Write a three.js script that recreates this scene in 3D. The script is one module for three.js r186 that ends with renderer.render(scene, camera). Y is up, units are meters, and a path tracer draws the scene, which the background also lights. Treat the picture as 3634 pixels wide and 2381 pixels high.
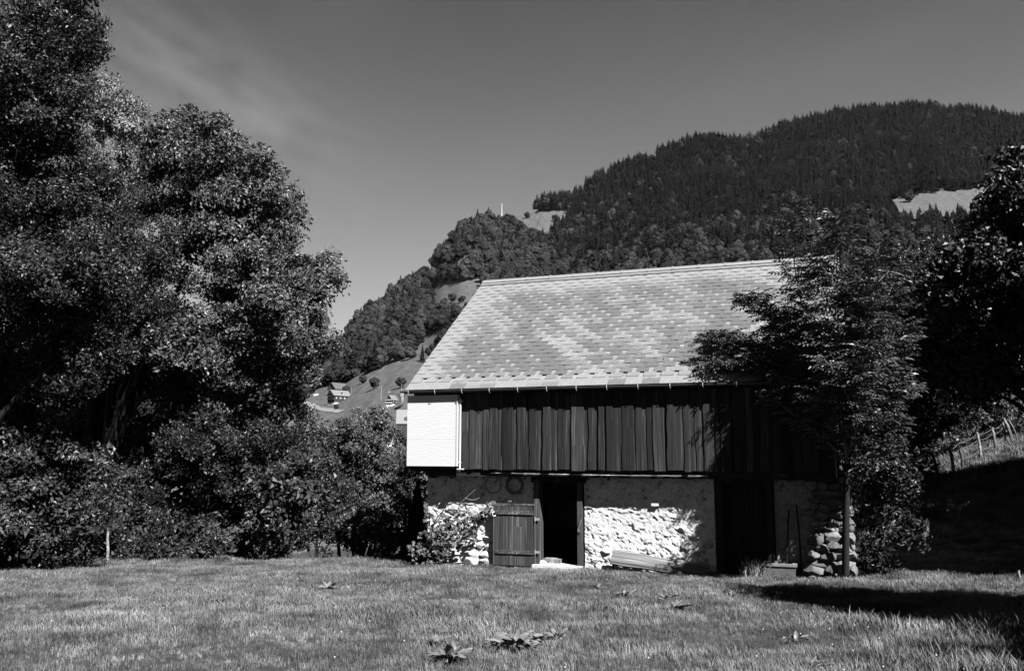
import * as THREE from 'three';
import { mergeGeometries } from 'three/addons/utils/BufferGeometryUtils.js';
import { ImprovedNoise } from 'three/addons/math/ImprovedNoise.js';

// ---------------------------------------------------------------- camera, sky, sun, exposure
const EYE = 2.70, FOCAL = 1996.2, PITCH = 7.54 * Math.PI / 180;        // FOCAL in pixels of a 2379 x 1559 view
const scene = new THREE.Scene();
const camera = new THREE.PerspectiveCamera(42.66, 1024 / 670, 0.1, 8000);
camera.position.set(0, EYE, 0);
camera.rotation.x = PITCH;
scene.add(camera);

const EXPOSURE = 6, SPEC = 0.15;                                      // most of what is here is dull: bark, leaves, lime, earth
const renderer = new THREE.WebGLRenderer({ antialias: true });
renderer.setSize(1024, 670);
renderer.toneMapping = THREE.LinearToneMapping;
renderer.toneMappingExposure = EXPOSURE;
renderer.shadowMap.enabled = true;

const noiser = new ImprovedNoise();
const N3 = (x, y, z = 0.37) => noiser.noise(x, y, z);
function fbm(x, y, z = 0.37, o = 4) { let s = 0, a = 0.5; for (let i = 0; i < o; i++) { s += a * N3(x, y, z + i * 7.3); x *= 2.03; y *= 2.03; z *= 2.03; a *= 0.5; } return s; }
const clamp = THREE.MathUtils.clamp, lerp = THREE.MathUtils.lerp, sstep = THREE.MathUtils.smoothstep;
function rng(seed) { let s = seed >>> 0; return () => { s = (s + 0x6d2b79f5) | 0; let t = Math.imul(s ^ (s >>> 15), 1 | s); t = (t + Math.imul(t ^ (t >>> 7), 61 | t)) ^ t; return ((t ^ (t >>> 14)) >>> 0) / 4294967296; }; }

{ // a clear sky through a deep filter: pale at the horizon, dark overhead, a few thin streaks of cirrus
  const W = 1024, H = 512, data = new Float32Array(W * H * 4);
  for (let r = 0; r < H; r++) for (let c = 0; c < W; c++) {
    const el = ((r + 0.5) / H - 0.5) * 180, az = ((c + 0.5) / W - 0.5) * 2 * Math.PI;
    const e = Math.max(el, 0);
    let L = 0.008 + 1.09 * Math.exp(-Math.sqrt(e * e + 16) / 11.5);
    if (el > 0) {
      const y = Math.sin(e * Math.PI / 180) + 0.12, px = Math.cos(az) / y, pz = Math.sin(az) / y;
      const u = px * 0.8 + pz * 0.6, v = -px * 0.6 + pz * 0.8;
      const w = sstep(fbm(u * 0.42 + 3.1, v * 0.8 + 7.7, 2.2, 4), 0.02, 0.42) * (0.6 + 0.8 * fbm(u * 1.2, v * 3.4, 5.1, 4));
      L += 0.045 * Math.max(0, w) * sstep(e, 4, 14);
      // one feathery streak of cirrus drifting down to the right of the tall trees
      const da = az * 180 / Math.PI + 90, s1 = (da + 20) * 0.93 - (e - 22) * 0.37, s2 = (da + 20) * 0.37 + (e - 22) * 0.93;
      L += 0.13 * Math.exp(-((s1 / 8.5) ** 2) - ((s2 / 3.2) ** 2)) * clamp(0.45 + 1.5 * fbm(s1 * 0.25 + s2 * 0.5, s2 * 0.9 - s1 * 0.12, 3.3, 5), 0, 1.6);
    }
    L /= EXPOSURE;
    const o = (r * W + c) * 4; data[o] = data[o + 1] = data[o + 2] = L; data[o + 3] = 1;
  }
  const sky = new THREE.DataTexture(data, W, H, THREE.RGBAFormat, THREE.FloatType);
  sky.mapping = THREE.EquirectangularReflectionMapping; sky.magFilter = THREE.LinearFilter; sky.minFilter = THREE.LinearFilter; sky.wrapS = THREE.RepeatWrapping; sky.needsUpdate = true;
  scene.background = sky; scene.environment = sky;
}

const YAW = 20.14 * Math.PI / 180;                                    // the barn's front is turned this much
const SD = new THREE.Vector3(Math.cos(YAW), 0, Math.sin(YAW));        // along the barn, to the right
const SN = new THREE.Vector3(-Math.sin(YAW), 0, Math.cos(YAW));       // out of the barn's front
const SUN = new THREE.Vector3().addScaledVector(SD, 0.62).addScaledVector(SN, 0.44).add(new THREE.Vector3(0, 0.79, 0)).normalize();
const sun = new THREE.DirectionalLight(0xffffff, 5);
sun.name = 'sun';
sun.position.copy(SUN).multiplyScalar(120).add(new THREE.Vector3(0, 0, -20));
sun.target.position.set(0, 0, -20);
sun.castShadow = true; sun.shadow.mapSize.set(4096, 4096);
Object.assign(sun.shadow.camera, { left: -60, right: 60, top: 60, bottom: -60, near: 1, far: 400 });
scene.add(sun, sun.target);

// ---------------------------------------------------------------- helpers
const V = (x, y, z) => new THREE.Vector3(x, y, z);
const used = new Map();
function numbered(n) { const k = used.get(n) || 0; used.set(n, k + 1); return k ? n + '_' + String(k).padStart(3, '0') : n; }
function tag(o, label, category, group, kind) { if (label) o.userData.label = label; if (category) o.userData.category = category; if (group) o.userData.group = group; if (kind) o.userData.kind = kind; return o; }
function shade(o) { o.traverse((c) => { if (c.isMesh) { c.castShadow = true; c.receiveShadow = true; } }); return o; }
function part(name, geo, mat, parent) { const m = new THREE.Mesh(Array.isArray(geo) ? mergeGeometries(geo.map(plain)) : geo, mat); m.name = parent === scene ? numbered(name) : name; m.castShadow = m.receiveShadow = true; parent.add(m); return m; }
function plain(g) { const n = g.index ? g.toNonIndexed() : g; for (const k of Object.keys(n.attributes)) if (!['position', 'normal', 'uv'].includes(k)) n.deleteAttribute(k); return n; }
function thing(name, label, category, pos = [0, 0, 0], turn = 0, group) { const g = new THREE.Group(); g.name = numbered(name); g.position.set(...pos); g.rotation.y = turn; scene.add(g); return tag(g, label, category, group); }
function box(w, h, d, x = 0, y = 0, z = 0) { const g = new THREE.BoxGeometry(w, h, d); g.translate(x, y, z); return g; }
function ray(px, py) { const a = (px - 1189.5) / FOCAL, b = -(py - 779.5) / FOCAL, c = Math.cos(PITCH), s = Math.sin(PITCH); return V(a, b * c + s, b * s - c); }
function at(px, py, depth) { const r = ray(px, py); r.multiplyScalar(depth / -r.z); r.y += EYE; return r; }
function grey(l) { return new THREE.Color().setRGB(l, l, l); }
function mat(l, o = {}) { return new THREE.MeshPhysicalMaterial({ color: grey(l), roughness: 0.85, specularIntensity: 0.2, ...o }); }
function tex(w, h, fn, srgb = true) {
  const d = new Uint8Array(w * h * 4);
  for (let y = 0; y < h; y++) for (let x = 0; x < w; x++) { let v = clamp(fn(x / w, y / h), 0, 1); if (srgb) v = v <= 0.0031308 ? v * 12.92 : 1.055 * Math.pow(v, 1 / 2.4) - 0.055; const o = (y * w + x) * 4; d[o] = d[o + 1] = d[o + 2] = Math.round(v * 255); d[o + 3] = 255; }
  const t = new THREE.DataTexture(d, w, h); t.magFilter = THREE.LinearFilter; t.minFilter = THREE.LinearMipmapLinearFilter; t.generateMipmaps = true;
  t.wrapS = t.wrapT = THREE.RepeatWrapping; if (srgb) t.colorSpace = THREE.SRGBColorSpace; t.needsUpdate = true; return t;
}
function tube(points, r0, r1, seg = 8, rad = 6) {
  const curve = points.length > 2 ? new THREE.CatmullRomCurve3(points) : new THREE.LineCurve3(points[0], points[1]);
  const g = new THREE.TubeGeometry(curve, points.length > 2 ? seg : Math.min(seg, 2), 1, rad, false), p = g.attributes.position, n = points.length > 2 ? seg : Math.min(seg, 2);
  for (let i = 0; i <= n; i++) { const c = curve.getPointAt(i / n), r = lerp(r0, r1, i / n); for (let j = 0; j <= rad; j++) { const k = i * (rad + 1) + j; p.setXYZ(k, c.x + (p.getX(k) - c.x) * r, c.y + (p.getY(k) - c.y) * r, c.z + (p.getZ(k) - c.z) * r); } }
  return g;
}

// ---------------------------------------------------------------- the lie of the land
const SKYLINE = [[-900, 840], [300, 830], [520, 840], [640, 812], [720, 806], [790, 775], [836, 728], [880, 690], [935, 650], [990, 616], [1040, 568], [1080, 530], [1120, 512], [1150, 502], [1166, 499], [1200, 500], [1235, 490], [1270, 462], [1330, 435], [1390, 398], [1450, 365], [1530, 335], [1600, 312], [1650, 305], [1755, 310], [1800, 285], [1850, 268], [1930, 250], [2000, 240], [2150, 232], [2230, 240], [2300, 248], [2379, 264], [2700, 320], [3400, 420]];
const TOP = SKYLINE.map(([x, y]) => { const r = ray(x, y); return [r.x / -r.z, r.y / Math.hypot(r.x, r.z)]; });   // the mountain's outline as bearings and heights
const REACH = [[-0.9, 1500], [-0.36, 1300], [-0.27, 900], [-0.20, 900], [-0.10, 960], [0, 1080], [0.1, 1180], [0.25, 1350], [0.5, 1500], [0.9, 1600]];
const BASE = [[-0.9, -0.03], [-0.2, -0.03], [0.1, -0.01], [0.4, 0.05], [0.9, 0.06]];
function along(t, u) { if (u <= t[0][0]) return t[0][1]; for (let i = 1; i < t.length; i++) if (u <= t[i][0]) { const f = (u - t[i - 1][0]) / (t[i][0] - t[i - 1][0]); return lerp(t[i - 1][1], t[i][1], f * f * (3 - 2 * f) * 0.5 + f * 0.5); } return t[t.length - 1][1]; }
function landNear(x, d) {
  let h = -1.65 - 0.054 * clamp(d, -30, 24);
  h += 0.10 * fbm(x * 0.16, d * 0.16, 1.3, 3) + 0.05 * fbm(x * 0.7, d * 0.7, 4.1, 2);
  const edge = 24.5 + 1.2 * N3(x * 0.2, 3.3), left = 1 - sstep(x, 3, 12);
  if (d > edge) h -= left * Math.min(9, (d - edge) * 0.42);
  const bank = Math.log(1 + Math.exp(1.1 * (x - 8.3))) / 1.1;
  h += 0.29 * bank * sstep(d, 15, 31) * (1 / (1 + Math.max(0, x - 22) * 0.02)) + Math.max(0, d - 38) * 0.10 * sstep(x, 6, 14);
  return h;
}
function landFar(u, r) {
  const R = along(REACH, u), t = (r - 140) / (R - 140), v0 = along(BASE, u), top = along(TOP, u) - 15 / R * (0.05 + sstep(u, 0.02, 0.07) + 0.85 * sstep(-u, 0.06, 0.11));
  let h = t < 1 ? (v0 + (top - v0) * Math.pow(Math.max(t, 0), 0.75)) * r : top * R - (r - R) * 0.25;
  h += r * 0.004 * fbm(u * 14, r * 0.012, 8.8, 3) * sstep(r, 200, 400);
  return h;
}
function land(x, z) {
  const d = -z, r = Math.hypot(x, z), f = d > 0 ? sstep(r, 45, 140) : 0;
  let h = f < 1 ? landNear(x, d) : 0;
  if (f > 0) { const u = clamp(x / Math.max(d, 1), -0.95, 0.95); h = lerp(h, landFar(u, r), f); }
  return h + EYE;
}
function onLand(px, py, from = 4, to = 2500) {                          // where a line of sight meets the ground
  const r = ray(px, py); r.divideScalar(-r.z);
  let last = from, near = 1e9, best = from;
  for (let d = from; d < to; d *= 1.004) { const gap = (EYE + r.y * d - land(r.x * d, -d)) / d; if (d > 20 && gap < near) { near = gap; best = d; } if (EYE + r.y * d < land(r.x * d, -d)) { let a = last, b = d; for (let i = 0; i < 18; i++) { const m = (a + b) / 2; if (EYE + r.y * m < land(r.x * m, -m)) b = m; else a = m; } return V(r.x * b, land(r.x * b, -b), -b); } last = d; }
  return V(r.x * best, land(r.x * best, -best), -best);                // just over the skyline: the nearest ground
}
const groundTex = tex(512, 512, (x, y) => { const t = (a, b, s) => fbm(Math.cos(a * 6.2832) * s + 3, Math.sin(a * 6.2832) * s, Math.cos(b * 6.2832) * s + 1.7 * Math.sin(b * 6.2832) * s, 5); return 0.016 + 0.014 * t(x, y, 3) + 0.014 * t(x, y, 14); });
const groundMat = new THREE.MeshPhysicalMaterial({ specularIntensity: SPEC, map: groundTex, roughness: 1 });
groundMat.name = 'earth';
{ // near ground: one sheet around the viewer
  const nx = 340, nz = 340, pos = [], uv = [], idx = [];
  const gx = (i) => { const t = i / nx * 2 - 1; return 75 * Math.sign(t) * Math.pow(Math.abs(t), 1.35); }, gz = (j) => { const t = j / nz; return 40 - 120 * t; };
  for (let j = 0; j <= nz; j++) for (let i = 0; i <= nx; i++) { const x = gx(i), z = gz(j); pos.push(x, land(x, z), z); uv.push(x / 3, z / 3); }
  for (let j = 0; j < nz; j++) for (let i = 0; i < nx; i++) { const a = j * (nx + 1) + i, b = a + nx + 1; idx.push(a, a + 1, b, b, a + 1, b + 1); }
  const g = new THREE.BufferGeometry(); g.setAttribute('position', new THREE.Float32BufferAttribute(pos, 3)); g.setAttribute('uv', new THREE.Float32BufferAttribute(uv, 2)); g.setIndex(idx); g.computeVertexNormals();
  part('ground', g, groundMat, scene).userData.kind = 'structure';
}
const fieldTex = tex(512, 512, (x, y) => { const t = (a, b, s) => fbm(Math.cos(a * 6.2832) * s + 9, Math.sin(a * 6.2832) * s, Math.cos(b * 6.2832) * s + 1.7 * Math.sin(b * 6.2832) * s, 5); return 0.032 + 0.028 * t(x, y, 2) + 0.032 * t(x, y, 9) + 0.03 * t(x, y, 40); });
{ // valley side and mountain
  const nu = 300, nr = 260, pos = [], uv = [], idx = [];
  for (let j = 0; j <= nr; j++) for (let i = 0; i <= nu; i++) {
    const u = -0.92 + 1.84 * i / nu, r = 66 * Math.pow(2600 / 66, j / nr), d = r / Math.hypot(1, u), x = u * d;
    pos.push(x, land(x, -d) - (r < 95 ? 0.4 * (1 - sstep(r, 68, 80)) : 0), -d); uv.push(x / 60, d / 60);
  }
  for (let j = 0; j < nr; j++) for (let i = 0; i < nu; i++) { const a = j * (nu + 1) + i, b = a + nu + 1; idx.push(a, a + 1, b, b, a + 1, b + 1); }
  const g = new THREE.BufferGeometry(); g.setAttribute('position', new THREE.Float32BufferAttribute(pos, 3)); g.setAttribute('uv', new THREE.Float32BufferAttribute(uv, 2)); g.setIndex(idx); g.computeVertexNormals();
  part('hillside', g, new THREE.MeshPhysicalMaterial({ specularIntensity: SPEC, map: fieldTex, roughness: 1 }), scene).userData.kind = 'structure';
}

// ---------------------------------------------------------------- the barn
const EAVE = EYE + 1.4095, SLOPE_W = 5.02, RISE = 3.576, LEN = 10.04;
const BARN = V(-2.5826, 0, -20.829);
const barn = thing('barn', 'old stone and timber barn with long tiled roof and dark plank upper storey', 'barn', BARN.toArray(), -YAW);
const toWorld = (s, y, z) => V(BARN.x, 0, BARN.z).addScaledVector(SD, s).addScaledVector(SN, z).add(V(0, y, 0));
const Y = (rel) => rel + EYE;
const ZP = -0.19, ZS = -0.60;                                          // faces of the planks and of the stone wall

// timber
const woodTex = [0, 1, 2, 3].map((k) => tex(256, 512, (x, y) => {
  const g = fbm(x * 34, y * 1.6, k * 9 + 0.5, 4), big = fbm(x * 5, y * 0.9, k * 5 + 3.3, 3), fine = N3(x * 120, y * 6, k + 0.2);
  let kn = 0; for (let i = 0; i < 3; i++) { const kx = (Math.sin(k * 12.9 + i * 78.2) * 0.5 + 0.5), ky = (Math.sin(k * 4.1 + i * 31.7) * 0.5 + 0.5); kn = Math.max(kn, 1 - Math.hypot((x - kx) * 1.0, (y - ky) * 5) * 22); }
  const grain = 0.5 + 0.5 * Math.sin((x * 22 + 2.2 * big + 0.6 * g) * 6.28);
  return clamp(0.5 + 0.75 * g + 0.75 * big + 0.2 * fine + 0.2 * (grain - 0.5) + 1.5 * sstep(g + big, 0.30, 0.5) - 0.4 * Math.max(0, kn), 0.02, 2.2) / 2.2;
}));
const woodMat = (l, k, rough = 0.82) => new THREE.MeshPhysicalMaterial({ specularIntensity: 0.3, color: grey(l * 2.2), map: woodTex[k % 4], bumpMap: woodTex[k % 4], bumpScale: 0.006, roughness: rough });
const M = {
  plank: [woodMat(0.010, 0), woodMat(0.016, 1), woodMat(0.006, 2), woodMat(0.028, 3), woodMat(0.012, 1)],
  dark: woodMat(0.008, 2), beam: woodMat(0.01, 0), door: woodMat(0.03, 1, 0.7), pale: woodMat(0.17, 3), frame: woodMat(0.04, 0), grey: woodMat(0.11, 2),
  white: new THREE.MeshPhysicalMaterial({ specularIntensity: SPEC, color: grey(1), map: tex(256, 256, (x, y) => 0.238 + 0.03 * fbm(x * 5, y * 60, 4.2, 4) + 0.02 * fbm(x * 40, y * 60, 8.2, 3)), roughness: 0.7, bumpMap: tex(256, 256, (x, y) => 0.5 + 0.5 * fbm(x * 9, y * 40, 2.2, 4), false), bumpScale: 0.004 }),
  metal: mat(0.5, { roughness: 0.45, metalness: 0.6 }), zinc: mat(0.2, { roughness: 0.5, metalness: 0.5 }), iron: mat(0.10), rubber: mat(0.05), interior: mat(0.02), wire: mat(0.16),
};
function board(w, h, t, seed, wavy = 0.012, segs = 12) {               // upright board with waney edges, base at y = 0, back at z = 0
  const R = rng(seed), pos = [], uv = [], idx = [], off = R() * 7, ux = R(), uy = R() * 3, bow = (R() - 0.5) * 0.012;
  for (let i = 0; i <= segs; i++) {
    const f = i / segs, y = f * h, l = -w / 2 + wavy * N3(off, f * 3.2, 1) * 1.6, r = w / 2 + wavy * N3(off + 9, f * 3.2, 2) * 1.6, z = t + bow * Math.sin(f * 3.1) + 0.004 * N3(off, f * 5, 7), c = Math.min(0.006, w * 0.1);
    for (const [x, zz] of [[l, 0], [l, z - c], [l + c, z], [r - c, z], [r, z - c], [r, 0]]) { pos.push(x, y, zz); uv.push(ux + x / 0.5, uy + y / 2.2); }
  }
  for (let i = 0; i < segs; i++) for (let j = 0; j < 5; j++) { const a = i * 6 + j, b = a + 6; idx.push(a, a + 1, b, a + 1, b + 1, b); }
  for (const [k, flip] of [[0, 0], [segs * 6, 1]]) for (let j = 1; j < 5; j++) flip ? idx.push(k, k + j, k + j + 1) : idx.push(k, k + j + 1, k + j);
  let g = new THREE.BufferGeometry(); g.setAttribute('position', new THREE.Float32BufferAttribute(pos, 3)); g.setAttribute('uv', new THREE.Float32BufferAttribute(uv, 2)); g.setIndex(idx);
  g = g.toNonIndexed(); g.computeVertexNormals(); return g;
}
{ // planks of the upper storey
  const R = rng(11); let s = 1.43, k = 0; const bottom = Y(-0.45), top = EAVE - 0.07;
  part('backing_wall', box(9.62, top - bottom - 0.1, 0.12, 4.83, (top + bottom) / 2, ZP - 0.13), M.dark, barn);
  let deep = 0;
  while (s < 9.62) {
    const w = k === 0 ? 0.2 : k === 2 ? 0.27 : 0.075 + 0.19 * Math.pow(R(), 1.4), rise = k < 3 ? [0, 0.02, 0.004][k] : [0.0, 0.022, 0.046][(deep = (deep + 1 + Math.floor(R() * 1.999)) % 3)];
    const h = top - bottom + (R() - 0.5) * 0.05;
    const m = k === 0 || k === 2 ? M.plank[3] : M.plank[[0, 1, 2, 0, 4, 1, 3, 2, 4, 3, 2][Math.floor(R() * 10.99)]];
    const b = part('plank', board(w + 0.03, h, 0.03, 100 + k, 0.008 + 0.018 * R(), 14), m, barn);
    b.position.set(s + w / 2, bottom - R() * 0.035, ZP - 0.025 + rise + R() * 0.005); b.rotation.z = (R() - 0.5) * 0.012; b.rotation.y = (R() - 0.5) * 0.07;
    s += w; k++;
  }
  const cb = part('corner_board', board(0.09, top - bottom, 0.05, 77, 0.006), M.grey, barn); cb.position.set(9.66, bottom, ZP);
  part('batten', box(0.03, 1.45, 0.03, 9.71, bottom + 0.6, ZP + 0.08), M.pale, barn);
}
{ // white boarded closet front at the left corner
  const x0 = 0.03, x1 = 1.36, yb = Y(-0.40), yt = Y(1.28), split = Y(0.235);
  part('white_panel', box(x1 - x0 - 0.03, yt - split - 0.0015, 0.14, (x0 + x1 - 0.03) / 2, (yt + split) / 2, -0.125), M.white, barn);
  part('white_panel', box(x1 - x0 - 0.03, split - yb - 0.0015, 0.14, (x0 + x1 - 0.03) / 2, (yb + split) / 2, -0.1262), M.white, barn);
  part('panel_edge', [box(0.03, yt - yb - 0.03, 0.15, x1 - 0.014, (yt + yb) / 2 - 0.014, -0.118), box(x1 - x0, 0.025, 0.15, (x0 + x1) / 2, yt - 0.0105, -0.1165)], M.white, barn);
  part('panel_beam', [box(1.35, 0.12, 0.4, 0.86, yb - 0.066, -0.42)], M.dark, barn);
  part('vent_pipe', tube([V(1.405, Y(-0.46), -0.1), V(1.405, Y(1.2), -0.1)], 0.024, 0.024, 2, 10), M.white, barn);
  for (const g of [box(0.1, 0.05, 0.06, 1.41, Y(1.13), -0.1), box(0.1, 0.03, 0.05, 1.38, Y(-0.31), -0.1), box(0.16, 0.025, 0.06, 1.42, Y(-0.463), -0.1)]) part('pipe_bracket', g, M.white, barn);
}
// the floor of the upper storey juts out over the stone wall
part('floor_beam', box(9.3, 0.16, 0.2, 5.1, Y(-0.55), -0.33), M.beam, barn);
part('floor_deck', box(9.4, 0.05, 0.5, 5.05, Y(-0.475), -0.47), M.dark, barn);
part('wall_plate', box(9.45, 0.20, 0.18, 5.04, Y(-0.60), -0.70), M.dark, barn);
part('rail', tube([V(2.15, Y(-0.55), -0.2), V(5, Y(-0.575), -0.2), V(7.1, Y(-0.57), -0.2)], 0.012, 0.011, 10, 6), M.pale, barn);

// stone wall: lime render over rubble, real relief
const plasterTex = tex(512, 512, (x, y) => { const t = (s, z) => fbm(x * s, y * s, z, 5); return clamp(0.235 + 0.12 * t(5, 1.1) + 0.14 * t(24, 3.3) - 0.12 * sstep(t(9, 6.1), 0.14, 0.36), 0.04, 0.4); });
M.plaster = new THREE.MeshPhysicalMaterial({ specularIntensity: SPEC, map: plasterTex, roughness: 0.95 });
const stoneTex = tex(256, 256, (x, y) => clamp(0.26 + 0.22 * fbm(x * 6, y * 6, 1.9, 5) + 0.16 * fbm(x * 30, y * 30, 5.9, 3), 0.05, 0.6));
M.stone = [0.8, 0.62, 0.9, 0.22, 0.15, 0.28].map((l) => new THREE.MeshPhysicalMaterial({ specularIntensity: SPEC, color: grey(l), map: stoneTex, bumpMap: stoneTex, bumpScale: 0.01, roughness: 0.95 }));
function cell(x, y) { // distances to the two nearest rubble centres
  let a = 9, b = 9, id = 0; const ix = Math.floor(x), iy = Math.floor(y);
  for (let j = -1; j <= 1; j++) for (let i = -1; i <= 1; i++) { const cx = ix + i, cy = iy + j, h = Math.sin(cx * 127.1 + cy * 311.7) * 43758.5453, h2 = Math.sin(cx * 269.5 + cy * 183.3) * 43758.5453, dx = cx + 0.5 + 0.8 * (h - Math.floor(h) - 0.5) - x, dy = cy + 0.5 + 0.7 * (h2 - Math.floor(h2) - 0.5) - y, d = Math.hypot(dx, dy); if (d < a) { b = a; a = d; id = h - Math.floor(h); } else if (d < b) b = d; }
  return [a, b, id];
}
function relief(s, y) {
  const wx = s + 0.06 * N3(s * 3, y * 3, 2), wy = y + 0.05 * N3(s * 3, y * 3, 8);
  const [a, b, id] = cell(wx * 3.4, wy * 5.2), [a2, b2] = cell(wx * 8 + 3, wy * 10);
  const bare = sstep(fbm(s * 0.9 + 4, y * 1.3, 3.1, 3) + 0.30 * sstep(0.9 - y, 0, 0.9) - 0.12, -0.05, 0.25);
  const edge = 1 - Math.abs(fbm(s * 5 + 1.3, y * 7, 12.4, 4)) * 5, rip = 1 - Math.abs(fbm(s * 13, y * 17, 3.4, 3)) * 5;
  const st = 0.022 * Math.min(1, (b - a) * 3) * (0.4 + 0.9 * id), sm = 0.014 * Math.min(1, (b2 - a2) * 2.4);
  const chip = 0.022 * sstep(fbm(s * 3.3, y * 5.2, 9.4, 4), 0.03, 0.06) - 0.03 * sstep(fbm(s * 8, y * 11, 19.4, 2), 0.2, 0.25);
  return 0.022 * fbm(s * 1.7, y * 1.7, 5.5, 3) + 0.016 * fbm(s * 9, y * 13, 2.5, 3) - 0.010 * sstep(edge, 0.72, 1) - 0.006 * sstep(rip, 0.6, 1) + 0.010 * fbm(s * 26, y * 34, 1.5, 2) + 0.75 * chip + 0.75 * (st + sm) * bare - 0.005;
}
function reliefWall(s0, s1, y0, y1, name = 'stone_wall') {
  const nx = Math.max(2, Math.round((s1 - s0) / 0.022)), ny = Math.max(2, Math.round((y1 - y0) / 0.022)), pos = [], uv = [], idx = [];
  for (let j = 0; j <= ny; j++) for (let i = 0; i <= nx; i++) {
    const s = lerp(s0, s1, i / nx), y = lerp(y0, y1, j / ny), edge = i === 0 || i === nx || j === 0 || j === ny;
    pos.push(s, y, edge ? ZS - 0.22 : ZS + relief(s, y)); uv.push(s / 1.3, y / 1.3);
  }
  for (let j = 0; j < ny; j++) for (let i = 0; i < nx; i++) { const a = j * (nx + 1) + i, b = a + nx + 1; idx.push(a, a + 1, b, a + 1, b + 1, b); }
  const g = new THREE.BufferGeometry(); g.setAttribute('position', new THREE.Float32BufferAttribute(pos, 3)); g.setAttribute('uv', new THREE.Float32BufferAttribute(uv, 2)); g.setIndex(idx); g.computeVertexNormals();
  const w = part(name, g, M.plaster, barn);
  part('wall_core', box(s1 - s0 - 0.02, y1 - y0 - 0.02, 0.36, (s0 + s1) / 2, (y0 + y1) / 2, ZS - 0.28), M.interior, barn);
  return w;
}
const YW = Y(-0.5);
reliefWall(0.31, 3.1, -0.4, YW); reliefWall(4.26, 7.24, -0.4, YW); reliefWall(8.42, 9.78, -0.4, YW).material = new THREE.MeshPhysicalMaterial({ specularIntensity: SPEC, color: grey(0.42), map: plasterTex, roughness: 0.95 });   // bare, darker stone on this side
reliefWall(3.1, 4.26, Y(-0.68), YW);
// rest of the shell, so that the doorway is dark
part('side_wall', box(0.4, YW + 0.4, 8.1, 0.52, (YW - 0.4) / 2, -5.02), M.plaster, barn);
part('side_wall', box(0.4, YW + 0.4, 8.1, 9.57, (YW - 0.4) / 2, -5.02), M.plaster, barn);
part('back_wall', box(9.4, YW + 0.4, 0.4, 5.04, (YW - 0.4) / 2, -9.3), M.plaster, barn);
part('upper_back_wall', box(9.6, EAVE - YW - 0.1, 0.12, 4.85, (EAVE + YW) / 2, -9.75), M.dark, barn);
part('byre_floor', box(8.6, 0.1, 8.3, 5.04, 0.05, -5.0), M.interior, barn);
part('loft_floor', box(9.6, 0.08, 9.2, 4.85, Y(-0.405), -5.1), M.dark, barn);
for (const x of [0.06, 9.62]) {
  const sh = new THREE.Shape(); sh.moveTo(-9.72, YW); sh.lineTo(-0.34, YW); sh.lineTo(-0.34, EAVE + 0.13); sh.lineTo(-5.02, EAVE + RISE - 0.12); sh.lineTo(-9.72, EAVE + 0.13);
  const g = new THREE.ExtrudeGeometry(sh, { depth: 0.08, bevelEnabled: false }); g.rotateY(-Math.PI / 2); g.translate(x + 0.08, 0, 0);
  part('gable_wall', g, M.dark, barn);
}

// rubble stones that show as single stones
const stoneGeo = [1, 2, 3, 4, 5, 6].map((k) => {
  const g = new THREE.IcosahedronGeometry(0.5, 4), p = g.attributes.position, v = V(), fr = rng(k * 17), facets = []; for (let i = 0; i < 11; i++) { const f = V(fr() * 2 - 1, fr() * 2 - 1, fr() * 2 - 0.6).normalize(); f.w = 0.36 + 0.16 * fr(); facets.push(f); }
  for (let i = 0; i < p.count; i++) { v.fromBufferAttribute(p, i).normalize(); const q = Math.pow(Math.pow(Math.abs(v.x), 4) + Math.pow(Math.abs(v.y), 4) + Math.pow(Math.abs(v.z), 4), -0.25); v.multiplyScalar(0.5 * lerp(1, q, 0.75) * (1 + 0.32 * N3(v.x * 1.3 + k * 9, v.y * 1.3, v.z * 1.3) + 0.09 * N3(v.x * 5, v.y * 5 + k, v.z * 5))); for (const f of facets) { const o = v.dot(f) - f.w; if (o > 0) v.addScaledVector(f, -o); } p.setXYZ(i, v.x, v.y, v.z); }
  g.deleteAttribute('normal'); g.computeVertexNormals(); return g;
});
{
  const R = rng(5); let k = 0;
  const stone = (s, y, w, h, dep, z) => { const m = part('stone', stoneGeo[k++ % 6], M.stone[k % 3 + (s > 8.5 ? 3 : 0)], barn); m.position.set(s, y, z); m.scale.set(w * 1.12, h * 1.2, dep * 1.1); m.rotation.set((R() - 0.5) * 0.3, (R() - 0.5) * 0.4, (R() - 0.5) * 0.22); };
  for (const [y, h, s0, s1] of [[0.06, 0.2, 0.85, 3.1], [0.24, 0.19, 0.75, 2.1], [0.42, 0.2, 0.85, 2.1], [0.60, 0.18, 1.0, 2.05]]) for (let s = s0; s < s1;) { const w = 0.16 + 0.34 * R(); if (R() < 0.8) stone(s + w / 2, y + (R() - 0.5) * 0.08, w, h * (0.6 + 0.6 * R()), 0.2, ZS - 0.035 + R() * 0.03); s += w; }
  for (let i = 0; i < 9; i++) stone(4.5 + 2.6 * R(), 0.1 + 0.9 * R(), 0.14 + 0.2 * R(), 0.1 + 0.1 * R(), 0.14, ZS - 0.015);
  // the rough corner on the right, stepping forward towards its foot
  for (let y = 0.08; y < 2.2;) {
    const h = 0.11 + 0.16 * R() * R() + 0.04 * R(), z = lerp(0.02, -0.54, sstep(y, 0.1, 1.5)), s0 = 9.0 + 0.3 * R();
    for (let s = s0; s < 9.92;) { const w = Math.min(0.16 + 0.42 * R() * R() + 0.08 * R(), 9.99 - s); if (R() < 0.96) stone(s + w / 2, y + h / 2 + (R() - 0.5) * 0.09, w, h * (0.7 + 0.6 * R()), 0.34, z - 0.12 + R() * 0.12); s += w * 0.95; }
    y += h * 0.92;
  }
  for (let i = 0; i < 3; i++) stone(9.78, 0.6 + i * 0.5, 0.4, 0.4, 0.5, -0.9);
}

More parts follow.
